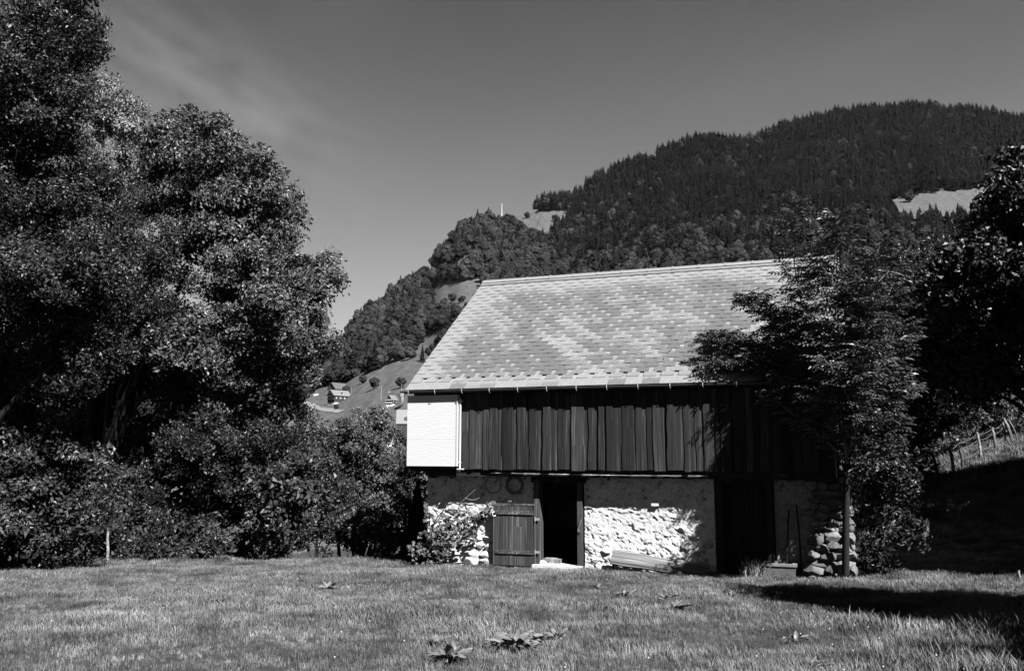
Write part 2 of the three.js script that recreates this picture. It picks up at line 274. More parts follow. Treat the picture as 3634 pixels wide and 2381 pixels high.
// doorway, half door and its frame
part('door_jamb', box(0.13, 2.02, 0.3, 3.17, Y(-0.78) - 0.93, -0.66), M.frame, barn);
part('door_jamb', box(0.12, 1.98, 0.26, 4.195, Y(-0.78) - 0.91, -0.655), M.door, barn);
part('door_lintel', box(1.3, 0.13, 0.3, 3.68, Y(-0.70), -0.665), M.dark, barn);
part('threshold', box(1.15, 0.12, 0.55, 3.68, 0.03, -0.62), M.stone[0], barn);
part('doorstep', box(0.42, 0.13, 0.3, 3.45, 0.12, -0.88), M.pale, barn);
{
  const d = new THREE.Group(); d.name = 'half_door'; d.position.set(3.14, Y(-2.66), ZS + 0.09); d.rotation.y = 0.06; barn.add(d);
  let x = -0.99; const ws = [0.26, 0.24, 0.25, 0.24];
  ws.forEach((w, i) => { const b = part('door_plank', board(w - 0.006, 1.36 + (i % 2) * 0.008, 0.03, 300 + i, 0.002, 4), woodMat(0.026 + 0.006 * (i % 3), i), d); b.position.set(x + w / 2, 0, 0); x += w; });
  part('door_ledge', [box(0.93, 0.085, 0.03, -0.5, 1.20, 0.046)], woodMat(0.06, 3), d);
  part('door_ledge', [box(0.93, 0.075, 0.03, -0.5, 0.30, 0.046)], woodMat(0.05, 3), d);
  part('door_edge', [box(0.025, 1.37, 0.045, -1.0, 0.685, 0.022), box(0.025, 1.37, 0.045, -0.004, 0.685, 0.022), box(0.97, 0.04, 0.04, -0.5, 1.385, 0.02)], woodMat(0.055, 2), d);
  for (const y of [0.32, 1.06]) part('hinge', [box(0.12, 0.05, 0.012, 0.05, y, 0.05), tube([V(0.0, y - 0.05, 0.05), V(0.0, y + 0.05, 0.05)], 0.014, 0.014, 2, 8)], M.iron, d);
  part('door_ring', new THREE.TorusGeometry(0.05, 0.006, 6, 16).rotateY(0.8).translate(-0.98, 1.16, 0.07), M.metal, d);
}
part('door_hook', [box(0.03, 0.26, 0.015, 0, 0, 0).rotateZ(-0.35).translate(4.21, 1.0, ZS + 0.115), box(0.09, 0.02, 0.015, 4.2, 0.87, ZS + 0.118)], M.grey, barn);
for (const x of [2.47, 2.52]) part('hinge_pin', tube([V(x, Y(-1.22), ZS + 0.04), V(x, Y(-1.14), ZS + 0.06)], 0.014, 0.012, 2, 6), M.white, barn);
part('nameplate', box(0.13, 0.09, 0.01, 3.68, Y(-0.70), -0.505), M.frame, barn);
part('socket', box(0.16, 0.07, 0.04, 5.92, Y(-1.21), ZS + 0.05), M.white, barn);
// wide byre door on the right, closed, of dark upright planks
part('byre_jamb', box(0.14, 2.35, 0.3, 7.31, Y(-1.6), -0.64), M.beam, barn);
part('byre_jamb', box(0.14, 2.35, 0.3, 8.35, Y(-1.6), -0.64), M.beam, barn);
part('byre_lintel', box(1.2, 0.22, 0.32, 7.83, Y(-0.61), -0.63), M.beam, barn);
for (let i = 0; i < 5; i++) { const b = part('byre_door_plank', board(0.176, 2.0, 0.04, 400 + i, 0.003, 5), M.plank[[2, 0, 2, 4, 2][i]], barn); b.position.set(7.47 + i * 0.18, 0.04, -0.78); }

// roof: sarking, gutter, tiles
const SL = Math.hypot(SLOPE_W, RISE), roofAngle = Math.atan2(RISE, SLOPE_W);
{
  for (const back of [0, 1]) {
    const g = box(LEN - 0.06, 0.06, SL - 0.02); g.translate(0, -0.045, 0);
    const m = part('roof_deck', g, M.dark, barn); m.position.set(LEN / 2, EAVE + RISE / 2, back ? -SLOPE_W * 1.5 : -SLOPE_W / 2); m.rotation.x = back ? -roofAngle : roofAngle;
  }
  for (let i = 0; i < 11; i++) { const m = part('rafter', box(0.09, 0.12, 1.0, 0, -0.137, 0), M.dark, barn); m.position.set(0.35 + i * 0.93, EAVE + 0.27, -0.385); m.rotation.x = roofAngle; }
  // back slope as one sheet of tiles
  const bs = part('back_tile_sheet', box(LEN, 0.02, SL), mat(0.07), barn); bs.position.set(LEN / 2, EAVE + RISE / 2 + 0.01, -SLOPE_W * 1.5); bs.rotation.x = -roofAngle; bs.userData.kind = 'stuff';
}
const roof = new THREE.Group(); roof.name = 'roof'; roof.position.set(0, EAVE, 0); roof.rotation.x = roofAngle; barn.add(roof);   // local: x along the eave, -z up the slope, y off the roof
{
  const R = rng(21), NC = 28, exp = (SL - 0.42) / NC, per = 0.385, tw = 0.28, tl = exp * 2.15, th = 0.0085;
  // grey tiles: the weathered end carries lichen, the part that lies under the next course is cleaner
  const tileTex = [0, 1, 2, 3, 4, 5].map((k) => tex(64, 96, (x, y) => {
    const n = fbm(x * 4 + k * 7, y * 5, k * 3.1, 4), f = fbm(x * 22, y * 22, k + 9, 3), st = fbm(x * 14, y * 1.5, k * 2.2, 3);
    const lich = [0.05, 0.3, 0.55, 0.8, 1.0, 0.9][k] * sstep([0.4, 0.5, 0.6, 0.75, 0.95, 0.6][k] + 0.5 * n - y, -0.12, 0.14) * (0.85 + 0.6 * n);
    return clamp(0.084 * (1 + 0.3 * st + 0.5 * f + 0.3 * n) - 0.050 * lich * (1 + 0.6 * f + 0.4 * st), 0.014, 0.3);
  }));
  const mats = tileTex.map((t) => new THREE.MeshPhysicalMaterial({ specularIntensity: SPEC, map: t, roughness: 0.9 }));
  const geos = [0, 1, 2].map((k) => {
    const g = new THREE.BoxGeometry(tw, th, tl), p = g.attributes.position, uv = g.attributes.uv, rr = rng(k + 60);
    const sk = (rr() - 0.5) * 0.012;
    for (let i = 0; i < p.count; i++) { const z = p.getZ(i); if (z > 0) p.setZ(i, z + Math.sign(p.getX(i)) * sk); uv.setXY(i, p.getX(i) / tw + 0.5, 0.5 - p.getZ(i) / tl); }
    g.computeVertexNormals(); return g;
  });
  const full = geos.map((g) => { const h = g.clone(); h.scale(1.0, 1, 1); return h; });
  const list = [];
  const tilt = Math.atan2(th * 2.15, tl);
  for (let c = 0; c < NC; c++) {
    const z = -(0.30 + c * exp) - tl / 2 + 0.0, off = (c % 2 ? 0.5 : 0.02) * per + (R() - 0.5) * 0.03;
    for (let i = -1; i < 28; i++) {
      let x = off + i * per + tw / 2 + (R() - 0.5) * 0.014, sx = 1;
      const x0 = x - tw / 2, x1 = x + tw / 2; if (x1 < 0.05 || x0 > LEN - 0.05) continue;
      if (x0 < -0.012) { sx = (x1 + 0.012) / tw; x = (x1 - 0.012) / 2; } if (x1 > LEN + 0.012) { sx = (LEN + 0.012 - x0) / tw; x = (x0 + LEN + 0.012) / 2; }
      const upl = c / NC, band = sstep(x, 0.25, 1.15 + 0.3 * N3(c * 0.3, 2)) * sstep(1 - upl, 0.05, 0.3) * sstep(upl, -0.04, 0.06) * sstep(LEN - x, -0.3, 1.2);
      const pat = 0.56 + 1.5 * fbm((x + c * 0.16) * 1.25, (c * 0.2 - x) * 0.2, 4.4, 3) + 0.45 * N3(x * 1.5, c * 0.4, 8) + (R() - 0.5) * 0.24;
      const v = clamp(band * pat * 1.25, 0, 0.999);
      list.push({ x, z, sx, m: v < 0.16 ? 0 : v < 0.34 ? 1 : v < 0.52 ? 2 : v < 0.72 ? 3 : v < 0.86 ? 5 : 4, g: Math.floor(R() * 3), y: 0.024 + R() * 0.004, r: (R() - 0.5) * 0.022, t: tilt + (R() < 0.05 ? 0.025 : 0) + (R() - 0.5) * 0.01 });
    }
  }
  // fillers seen in the open joints: the course below lies there, so the joint is closed by its upper end; a last wide course closes the eave
  for (let i = 0; i < 26; i++) list.push({ x: 0.193 + i * 0.386, z: -0.14, sx: 0.382 / tw, sz: 0.33 / tl, m: [0, 0, 2, 0, 1, 0, 3][Math.floor(R() * 7)], g: 0, y: 0.026, r: 0, t: 0.012 });
  for (let i = 0; i < 26; i++) list.push({ x: 0.193 + i * 0.386, z: -(SL - 0.12), sx: 0.382 / tw, sz: 0.36 / tl, m: R() < 0.75 ? 0 : 1, g: 0, y: 0.052, r: 0, t: 0.02 });
  const eye = V(0, EYE, 0);
  for (const l of list) l.d = toWorld(l.x, EAVE - l.z * Math.sin(roofAngle), l.z * Math.cos(roofAngle)).distanceTo(eye) / (l.sz ? 1.05 : 1);
  list.sort((a, b) => a.d - b.d);
  const o = new THREE.Object3D(), rest = mats.map(() => []);
  list.forEach((l, i) => {
    o.position.set(l.x, l.y, l.z); o.rotation.set(-l.t, l.r, 0); o.scale.set(l.sx, 1, l.sz || 1); o.updateMatrix();
    if (i < 300) { const m = part('tile', full[l.g], mats[l.m], roof); m.position.copy(o.position); m.rotation.copy(o.rotation); m.scale.copy(o.scale); }
    else rest[l.m].push(full[l.g].clone().applyMatrix4(o.matrix));
  });
  const gs = [], ms = []; rest.forEach((a, k) => { if (a.length) { gs.push(mergeGeometries(a)); ms.push(mats[k]); } });
  const far = new THREE.Mesh(mergeGeometries(gs, true), ms); far.name = 'tile_field'; far.userData.kind = 'stuff'; far.castShadow = far.receiveShadow = true; roof.add(far);
  // underlay strip that closes the joints
  part('underlay', box(LEN - 0.02, 0.006, SL - 0.1, LEN / 2, -0.004, -SL / 2), mats[0], roof);
  for (let i = 0; i < 14; i++) { const m = part('ridge_cap', [box(0.7, 0.012, 0.17, 0, 0.03, 0.07).rotateX(0.02), box(0.7, 0.012, 0.15, 0, 0.0, -0.1).rotateX(-1.0), box(0.04, 0.016, 0.18, 0.34, 0.042, 0.07).rotateX(0.02)], mats[0], roof); m.position.set(0.36 + i * 0.717, 0.045 + (i % 3) * 0.002, -SL + 0.03); }
  part('fallen_twig', tube([V(6.14, 0.05, -1.0), V(6.18, 0.075, -1.25), V(6.3, 0.06, -1.5)], 0.011, 0.006, 6, 5), M.rubber, roof);
}
{ // gutter: half round trough, brackets, and the swan neck at its left end
  const pr = []; for (let i = 0; i <= 10; i++) { const a = Math.PI + i / 10 * Math.PI; pr.push([Math.cos(a) * 0.065, Math.sin(a) * 0.065]); }
  const pos = [], idx = [], n = pr.length; for (const x of [-0.10, LEN - 0.02]) for (const [z, y] of pr) pos.push(x, y, z);
  for (let i = 0; i < n - 1; i++) idx.push(i, i + 1, n + i, i + 1, n + i + 1, n + i);
  const g = new THREE.BufferGeometry(); g.setAttribute('position', new THREE.Float32BufferAttribute(pos, 3)); g.setIndex(idx); g.computeVertexNormals(); g.translate(0, EAVE - 0.02, 0.03);
  part('gutter', g, mat(0.03, { roughness: 0.7, metalness: 0.2, side: THREE.DoubleSide }), barn);
  for (let i = 0; i < 15; i++) { const m = part('gutter_bracket', tube([V(0, 0.012, 0.07), V(0, -0.03, 0.078), V(0, -0.085, 0.045), V(0, -0.095, 0.0)], 0.007, 0.006, 5, 5), M.white, barn); m.position.set(0.12 + i * 0.70, EAVE - 0.015, 0.03); }
  part('gutter_outlet', [tube([V(-0.09, EAVE - 0.07, 0.03), V(-0.09, EAVE - 0.16, 0.03)], 0.1, 0.055, 2, 12), tube([V(-0.09, EAVE - 0.15, 0.03), V(-0.085, EAVE - 0.26, 0.02), V(-0.15, EAVE - 0.36, 0.0), V(-0.30, EAVE - 0.42, -0.05)], 0.05, 0.05, 12, 12)], mat(0.1, { roughness: 0.55, metalness: 0.2, side: THREE.DoubleSide }), barn);
}
shade(barn);

// things that hang on the wall or stand in front of the barn
function place(g, s, y, z, turn = 0) { const p = toWorld(s, y, z); g.position.copy(p); g.rotation.y = -YAW + turn; return g; }
{
  for (const [label, s, rel, r, t, m] of [['thin metal hoop hanging on the shaded wall left of the doorway', 1.55, -0.9, 0.33, 0.008, M.iron], ['small dark ring hanging between the thin hoop and the thick ring', 2.08, -0.86, 0.2, 0.016, M.iron], ['thick dark ring hanging on the shaded wall nearest the doorway', 2.62, -0.86, 0.19, 0.035, M.rubber]]) {
    const o = part('wall_ring', new THREE.TorusGeometry(r, t, 8, 40), m, scene); place(o, s, Y(rel) + 0.03, ZS + 0.08); tag(o, label, 'ring', 'rings hanging on the barn wall');
  }
  // bench: one thick slab sagging to the right on stake legs
  const b = thing('bench', 'sloping wooden plank bench on short stake legs against the stone wall', 'bench'); place(b, 4.98, 0, -0.36);
  const slab = part('seat', board(0.34, 2.1, 0.055, 501, 0.02, 14), M.grey, b); slab.rotation.set(0, 0, -Math.PI / 2 - 0.115); slab.rotation.order = 'ZXY'; slab.position.set(0.0, 0.34, 0.05);
  slab.rotation.x = 0; slab.rotateY(0.0); slab.rotateOnAxis(V(0, 1, 0), -0.62);
  part('leg', tube([V(0.08, -0.1, 0.1), V(0.12, 0.32, 0.05)], 0.045, 0.05, 2, 8), M.pale, b);
  part('leg', tube([V(-0.02, -0.1, -0.08), V(0.06, 0.32, -0.02)], 0.04, 0.045, 2, 8), M.dark, b);
  part('leg', tube([V(1.98, -0.1, 0.1), V(1.95, 0.12, 0.06)], 0.045, 0.045, 2, 8), M.pale, b);
  // trough beside the byre door
  const t = thing('stone_trough', 'low stone trough standing right of the dark byre door', 'trough'); place(t, 8.53, 0.02, -0.38);
  part('basin', [box(0.62, 0.30, 0.06, 0, 0.15, 0.19), box(0.62, 0.30, 0.06, 0, 0.15, -0.19), box(0.06, 0.296, 0.32, -0.28, 0.148, 0), box(0.06, 0.296, 0.32, 0.28, 0.148, 0), box(0.5, 0.06, 0.32, 0, 0.03, 0)], M.stone[4], t);
  part('rim', [box(0.68, 0.05, 0.09, 0, 0.327, 0.2), box(0.68, 0.05, 0.09, 0, 0.327, -0.2), box(0.09, 0.048, 0.31, -0.295, 0.326, 0), box(0.09, 0.048, 0.31, 0.295, 0.326, 0)], M.stone[5], t);
  const p1 = part('leaning_pole', tube([V(0, 0, 0), V(0.01, 0.6, -0.06), V(-0.03, 1.5, -0.14)], 0.022, 0.016, 6, 6), M.dark, scene); place(p1, 8.93, 0.05, -0.3); tag(p1, 'longer crooked pole leaning by the stone corner right of the trough', 'pole', 'poles leaning on the wall');
  const p2 = part('leaning_pole', tube([V(0, 0, 0), V(0.03, 0.5, -0.06), V(0.08, 1.15, -0.16)], 0.018, 0.014, 6, 6), M.dark, scene); place(p2, 8.66, 0.3, -0.38); tag(p2, 'shorter dark pole leaning on the lit render behind the trough', 'pole', 'poles leaning on the wall');
  // wires
  const wire = (a, b, sag, label, r = 0.006) => { const m = a.clone().lerp(b, 0.5); m.y -= sag; const w = part('wire', tube([a, m, b], r, r, 16, 5), M.wire, scene); tag(w, label, 'wire'); };
  wire(toWorld(0.25, Y(-0.42), -0.3), at(700, 1215, 26), 0.15, 'upper of two thin wires running down left from the barn corner', 0.005);
  wire(toWorld(0.45, Y(-0.5), -0.35), at(720, 1225, 26), 0.15, 'lower of two thin wires running down left from the barn corner', 0.005);
  wire(toWorld(2.1, Y(-0.58), -0.3), toWorld(1.25, Y(-1.28), ZS + 0.09), 0.01, 'thin wire slanting down the shaded wall to the vine', 0.006);
}

// ---------------------------------------------------------------- vegetation
const UPV = V(0, 1, 0);
function soup(tris, norms) { const g = new THREE.BufferGeometry(); g.setAttribute('position', new THREE.Float32BufferAttribute(tris, 3)); if (norms) g.setAttribute('normal', new THREE.Float32BufferAttribute(norms, 3)); else g.computeVertexNormals(); return g; }
function leafInto(out, base, dir, nrm, len, wid, fold = 0.25) {          // a leaf of two halves along its midrib
  const side = V().crossVectors(dir, nrm).normalize(), n = V().crossVectors(side, dir).normalize();
  const tip = base.clone().addScaledVector(dir, len).addScaledVector(n, -len * 0.12), mid = base.clone().addScaledVector(dir, len * 0.45);
  const l = mid.clone().addScaledVector(side, -wid / 2).addScaledVector(n, wid * fold), r = mid.clone().addScaledVector(side, wid / 2).addScaledVector(n, wid * fold);
  out.push(...base.toArray(), ...r.toArray(), ...tip.toArray(), ...base.toArray(), ...tip.toArray(), ...l.toArray());
}
const rdir = (R) => { const z = R() * 2 - 1, a = R() * 6.2832, s = Math.sqrt(1 - z * z); return V(s * Math.cos(a), z, s * Math.sin(a)); };
function spray(n, len, wid, spread, seed) {                              // a twig end: leaves spread in a loose flat plate
  const R = rng(seed), out = [];
  for (let i = 0; i < n; i++) {
    const a = R() * 6.2832, q = Math.sqrt(R()) * spread, b = V(Math.cos(a) * q, (R() - 0.5) * spread * 0.45, Math.sin(a) * q), d = V(Math.cos(a + (R() - 0.5) * 2), -0.15 - 0.5 * R(), Math.sin(a + (R() - 0.5) * 2)).normalize(), nn = V((R() - 0.5) * 1.3, 1, (R() - 0.5) * 1.3).normalize(), k = 0.7 + 0.6 * R();
    leafInto(out, b, d, nn, len * k, wid * k);
  }
  return soup(out);
}
function compound(pairs, len, wid, rachis, seed) {                       // a feathered ash leaf along +z
  const R = rng(seed), out = [];
  for (let i = 0; i < pairs; i++) for (const s of [-1, 1]) {
    const t = (i + 0.8) / pairs, b = V(0, -0.25 * rachis * t * t, rachis * t), d = V(s, -0.25 - 0.2 * R(), 0.55 + 0.2 * R()).normalize();
    leafInto(out, b, d, V((R() - 0.5) * 0.6, 1, (R() - 0.5) * 0.6).normalize(), len * (0.85 + 0.3 * R()), wid, 0.2);
  }
  leafInto(out, V(0, -0.25 * rachis, rachis), V(0, -0.4, 1).normalize(), UPV, len, wid, 0.2);
  const q = 0.004; out.push(-q, 0, 0, q, 0, 0, 0, -0.25 * rachis, rachis);
  return soup(out);
}
const leafMat = (l, rough = 0.5) => new THREE.MeshPhysicalMaterial({ color: grey(l), roughness: rough, specularIntensity: 0.4, side: THREE.DoubleSide });
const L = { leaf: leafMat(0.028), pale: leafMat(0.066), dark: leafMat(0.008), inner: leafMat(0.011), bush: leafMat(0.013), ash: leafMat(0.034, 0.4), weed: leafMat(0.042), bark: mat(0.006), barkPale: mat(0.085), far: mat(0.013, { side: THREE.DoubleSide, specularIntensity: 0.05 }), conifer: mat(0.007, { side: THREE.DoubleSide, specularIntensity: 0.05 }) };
const sprays = { small: spray(13, 0.075, 0.048, 0.17, 1), mid: spray(12, 0.09, 0.06, 0.19, 2), big: spray(10, 0.14, 0.11, 0.25, 3), far: spray(12, 0.19, 0.13, 0.36, 4) };
const tint = new THREE.Color();
function crownOf(parent, lobes, kind, material, seed, density = 1, size = 1, name = 'crown') { // lobes: [centre, radius, flatness]
  const R = rng(seed), spots = [], n = V(), p = V(), t = V(), m = new THREE.Matrix4(), q = new THREE.Quaternion();
  for (const [c, rad] of lobes) {
    const rs = clamp(rad * 0.40, 0.28, 0.95), count = Math.max(3, Math.round(1.7 * (rad / rs) ** 2));
    for (let i = 0; i < count; i++) {
      const d = rdir(R), k = rad * (0.35 + 0.62 * Math.pow(R(), 0.5)), sub = c.clone().addScaledVector(d, k); sub.y -= 0.05 * rad;
      const rr = rs * (0.55 + 0.75 * R()), num = Math.round(165 * density * rr * rr * (0.7 + 0.6 * R()) / (size * size)), bright = 0.75 + 0.5 * R(), face = rdir(R).multiplyScalar(1.15).addScaledVector(d, 0.45).add(V(0, 0.2, 0)).normalize();
      for (let j = 0; j < num; j++) {
        const e = rdir(R), hz = Math.hypot(e.x, e.z); e.y = e.y * 0.5 - 0.28 * hz * hz; const f = rr * (0.2 + 0.95 * Math.sqrt(R()));
        p.copy(sub).addScaledVector(e, f);
        n.copy(face).addScaledVector(e, 0.35).add(t.set((R() - 0.5) * 1.3, (R() - 0.5) * 1.3, (R() - 0.5) * 1.3)).normalize();
        spots.push([p.clone(), n.clone(), (0.65 + 0.7 * R()) * size, R() * 6.2832, bright * (0.75 + 0.5 * R())]);
      }
    }
  }
  const im = new THREE.InstancedMesh(sprays[kind], material, spots.length), spin = new THREE.Quaternion(), sc = V();
  spots.forEach(([a, b, s, w, l], i) => { q.setFromUnitVectors(UPV, b); spin.setFromAxisAngle(UPV, w); q.multiply(spin); m.compose(a, q, sc.setScalar(s)); im.setMatrixAt(i, m); im.setColorAt(i, tint.setRGB(l, l, l)); });
  im.name = name; im.userData.kind = 'stuff'; im.castShadow = im.receiveShadow = true; im.frustumCulled = false; parent.add(im); return spots.length;
}
let leaves = 0;
// A tree from what the photograph shows of its crown: places [x, y, radius] in the picture, all near one depth; root is where its trunk stands.
function tree(name, label, root, depth, places, o = {}) {
  const t = thing(name, label, o.category || 'tree', root.toArray(), 0, o.group), R = rng(o.seed || 7), lobes = [];
  for (const [x, y, r, dz = 0] of places) { const d = depth + dz + (R() - 0.5) * (o.deep ?? 1.4), c = at(x, y, d).sub(root), rad = r / FOCAL * d * Math.hypot(1, (x - 1189.5) / FOCAL) * 0.97; lobes.push([c, rad]); }
  leaves += crownOf(t, lobes, o.kind || 'small', o.mat || L.leaf, (o.seed || 7) + 100, o.density ?? 1, o.size ?? 1, o.category === 'shrub' ? 'foliage' : 'crown');
  const top = lobes.reduce((a, b) => (b[0].y > a ? b[0].y : a), 0), mid = lobes.reduce((a, b) => a.add(b[0]), V()).multiplyScalar(1 / lobes.length), h = top * 0.75, r0 = o.trunk ?? clamp(top * 0.028, 0.03, 0.35);
  const spine = [V(0, -0.3, 0), V(mid.x * 0.15, h * 0.35, mid.z * 0.15), V(mid.x * 0.6, h * 0.7, mid.z * 0.6), V(mid.x, h, mid.z)];
  const curve = new THREE.CatmullRomCurve3(spine), gs = [tube(spine, r0, r0 * 0.25, 12, 8)];
  part('trunk', gs, o.bark || L.bark, t);
  const limbs = [];
  for (const [c, rad] of lobes) { const f = clamp(c.y / (h * 1.25) - 0.28, 0.08, 0.9), a = curve.getPointAt(f), b = c.clone().addScaledVector(rdir(R), rad * 0.2), m = a.clone().lerp(b, 0.5); m.y += (c.y - a.y) * 0.12; limbs.push(tube([a, m, b], r0 * (0.5 - 0.3 * f), 0.012, 6, 5)); for (let k = 0; k < 3; k++) limbs.push(tube([b.clone().lerp(m, 0.3 * k), c.clone().addScaledVector(rdir(R), rad * 0.85)], 0.012, 0.005, 2, 4)); }
  part('branch', limbs, o.bark || L.bark, t);
  return t;
}
const foot = (px, depth) => { const p = at(px, 1000, depth); p.y = land(p.x, p.z); return p; };

// the wood on the left
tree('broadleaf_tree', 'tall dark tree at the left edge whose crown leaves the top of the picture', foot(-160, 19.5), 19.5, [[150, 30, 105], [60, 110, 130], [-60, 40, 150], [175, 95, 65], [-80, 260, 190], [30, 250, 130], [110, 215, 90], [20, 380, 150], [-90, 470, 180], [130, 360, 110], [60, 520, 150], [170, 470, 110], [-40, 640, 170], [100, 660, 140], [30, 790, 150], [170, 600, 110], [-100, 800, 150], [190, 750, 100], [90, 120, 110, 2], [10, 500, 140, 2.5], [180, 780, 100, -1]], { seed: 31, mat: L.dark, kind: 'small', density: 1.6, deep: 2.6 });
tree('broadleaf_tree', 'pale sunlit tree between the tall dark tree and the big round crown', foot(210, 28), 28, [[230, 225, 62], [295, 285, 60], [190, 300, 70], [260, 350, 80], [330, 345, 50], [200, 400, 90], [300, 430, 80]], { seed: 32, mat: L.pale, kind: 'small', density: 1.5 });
tree('broadleaf_tree', 'largest broad sunlit tree of the left wood with ragged right edge against sky', foot(430, 28), 25, [[415, 300, 62, 1], [400, 345, 70], [505, 325, 62], [565, 350, 55], [460, 390, 90], [560, 425, 85], [625, 430, 62], [655, 475, 42], [480, 500, 110, -1], [595, 520, 90], [650, 545, 45], [520, 610, 110, -1], [630, 620, 80, -0.5], [700, 625, 42], [755, 610, 34], [775, 655, 26], [715, 680, 55], [640, 700, 75, -0.6], [690, 745, 62], [735, 760, 40], [715, 815, 40], [700, 860, 36], [760, 800, 26], [560, 710, 105, -1], [470, 800, 115, -1], [590, 800, 95, -0.6], [660, 815, 60], [640, 880, 55], [545, 885, 80], [680, 905, 32]], { seed: 33, mat: L.leaf, kind: 'mid', density: 1.35, trunk: 0.26, deep: 2.4 });
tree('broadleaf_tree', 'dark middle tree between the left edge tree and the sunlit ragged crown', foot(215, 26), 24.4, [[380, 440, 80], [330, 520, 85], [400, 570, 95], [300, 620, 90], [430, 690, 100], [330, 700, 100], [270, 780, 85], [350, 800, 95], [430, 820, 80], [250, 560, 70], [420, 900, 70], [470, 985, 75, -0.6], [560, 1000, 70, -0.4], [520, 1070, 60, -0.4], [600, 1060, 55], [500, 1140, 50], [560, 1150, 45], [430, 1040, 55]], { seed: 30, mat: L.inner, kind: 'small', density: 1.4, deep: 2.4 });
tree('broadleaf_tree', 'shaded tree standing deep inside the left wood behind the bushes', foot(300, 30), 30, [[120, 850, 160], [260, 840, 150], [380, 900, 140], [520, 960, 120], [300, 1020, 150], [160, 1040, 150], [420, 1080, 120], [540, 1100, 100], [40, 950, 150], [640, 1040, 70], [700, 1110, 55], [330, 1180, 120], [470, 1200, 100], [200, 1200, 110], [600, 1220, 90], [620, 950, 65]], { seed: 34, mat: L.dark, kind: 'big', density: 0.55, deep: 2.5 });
tree('maple_tree', 'young maple with large lit leaves in front of the dark hollow of the wood', foot(665, 23.5), 23.2, [[640, 1085, 40], [690, 1060, 30], [655, 1130, 48], [590, 1110, 30], [700, 1140, 36], [620, 1170, 42], [670, 1195, 48], [740, 1150, 26]], { seed: 35, mat: L.bush, kind: 'big', trunk: 0.04, density: 0.8 });
tree('broadleaf_tree', 'slender tree with hanging lit sprays right of the young maple', foot(800, 25), 24.6, [[700, 990, 40], [740, 1030, 36], [660, 1000, 42], [700, 1060, 42], [760, 1090, 42], [720, 1120, 36], [800, 1130, 38], [690, 960, 26], [630, 960, 40], [610, 1010, 36]], { seed: 36, mat: L.inner, kind: 'small', trunk: 0.06 });
for (const [label, px, depth, places, kind, m, seed] of [
  ['tall bush at the left edge rising above the fence stake', 60, 20.4, [[40, 985, 75], [105, 1010, 65], [160, 1065, 70], [60, 1080, 95], [-30, 1050, 110], [130, 1130, 85], [205, 1120, 55], [20, 1170, 95], [235, 1165, 42]], 'mid', L.bush, 41],
  ['low leafy bush at the foot of the wood around the thin stake', 160, 20.6, [[40, 1245, 75], [130, 1240, 70], [205, 1220, 50, 1.6], [275, 1250, 45, 2.6], [-40, 1260, 80], [90, 1290, 50], [170, 1285, 42], [240, 1285, 35, 2.6], [20, 1300, 45], [300, 1275, 30, 2.4]], 'mid', L.bush, 42],
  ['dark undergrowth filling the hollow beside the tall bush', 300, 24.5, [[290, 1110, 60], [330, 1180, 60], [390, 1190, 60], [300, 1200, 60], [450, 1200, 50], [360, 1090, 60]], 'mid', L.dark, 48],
  ['low bramble at the foot of the dark hollow', 380, 23, [[335, 1262, 32], [390, 1265, 34], [450, 1262, 36], [500, 1258, 36], [360, 1235, 22]], 'mid', L.bush, 43],
  ['low bush below the young maple at the meadow edge', 600, 23.6, [[560, 1250, 40], [620, 1240, 44], [590, 1225, 36], [665, 1248, 36], [530, 1265, 30]], 'mid', L.leaf, 44],
  ['rounded bush with small leaves below the slender tree', 740, 24, [[720, 1225, 46], [770, 1195, 46], [745, 1250, 38], [800, 1235, 40], [700, 1180, 36], [690, 1255, 30]], 'small', L.bush, 45],
  ['dark bush between the rounded bush and the barn corner', 880, 25, [[850, 1215, 42], [880, 1250, 34], [835, 1255, 30], [905, 1215, 36]], 'small', L.leaf, 46],
  ['dim bush in the shade beside the left end of the stone wall', 960, 24.5, [[945, 1215, 32], [930, 1255, 28], [965, 1260, 24], [900, 1270, 26]], 'mid', L.dark, 47]])
  tree('shrub', label, foot(px, depth), depth, places, { category: 'shrub', group: 'bushes along the meadow edge', kind, mat: m, seed, deep: 0.9, trunk: 0.03, density: 1.1 });
// down in the hollow between the wood and the barn
tree('broadleaf_tree', 'dense dark round tree in the hollow between the wood and the barn', foot(845, 40), 38, [[822, 972, 32], [864, 1004, 38], [790, 1014, 42], [836, 1024, 52], [896, 1050, 46], [760, 1055, 42], [810, 1075, 62], [870, 1090, 62], [925, 1085, 40], [780, 1130, 55], [850, 1150, 62], [910, 1145, 50], [735, 1090, 36], [950, 1140, 34], [880, 1200, 55], [800, 1190, 50]], { seed: 51, mat: L.leaf, kind: 'mid', density: 1.3 });
tree('broadleaf_tree', 'small feathery pale tree left of the dense dark round tree', foot(745, 62), 60, [[738, 995, 30], [755, 1020, 28], [720, 1030, 30], [745, 1050, 30]], { seed: 52, mat: L.pale, kind: 'far', density: 0.5, trunk: 0.1 });
tree('broadleaf_tree', 'dark tree in front of the small grey roof left of the white panel', foot(915, 60), 58, [[886, 972, 20], [905, 1012, 22], [928, 1036, 24], [890, 1000, 26], [935, 1060, 24], [866, 975, 20]], { seed: 53, mat: L.leaf, kind: 'far', density: 0.55, trunk: 0.12 });
tree('broadleaf_tree', 'lighter tree filling the hollow directly left of the barn wall', foot(955, 31), 30, [[960, 1075, 30], [945, 1110, 36], [975, 1120, 30], [925, 1180, 40], [965, 1180, 36]], { seed: 54, mat: L.leaf, kind: 'mid', density: 0.6, trunk: 0.08 });

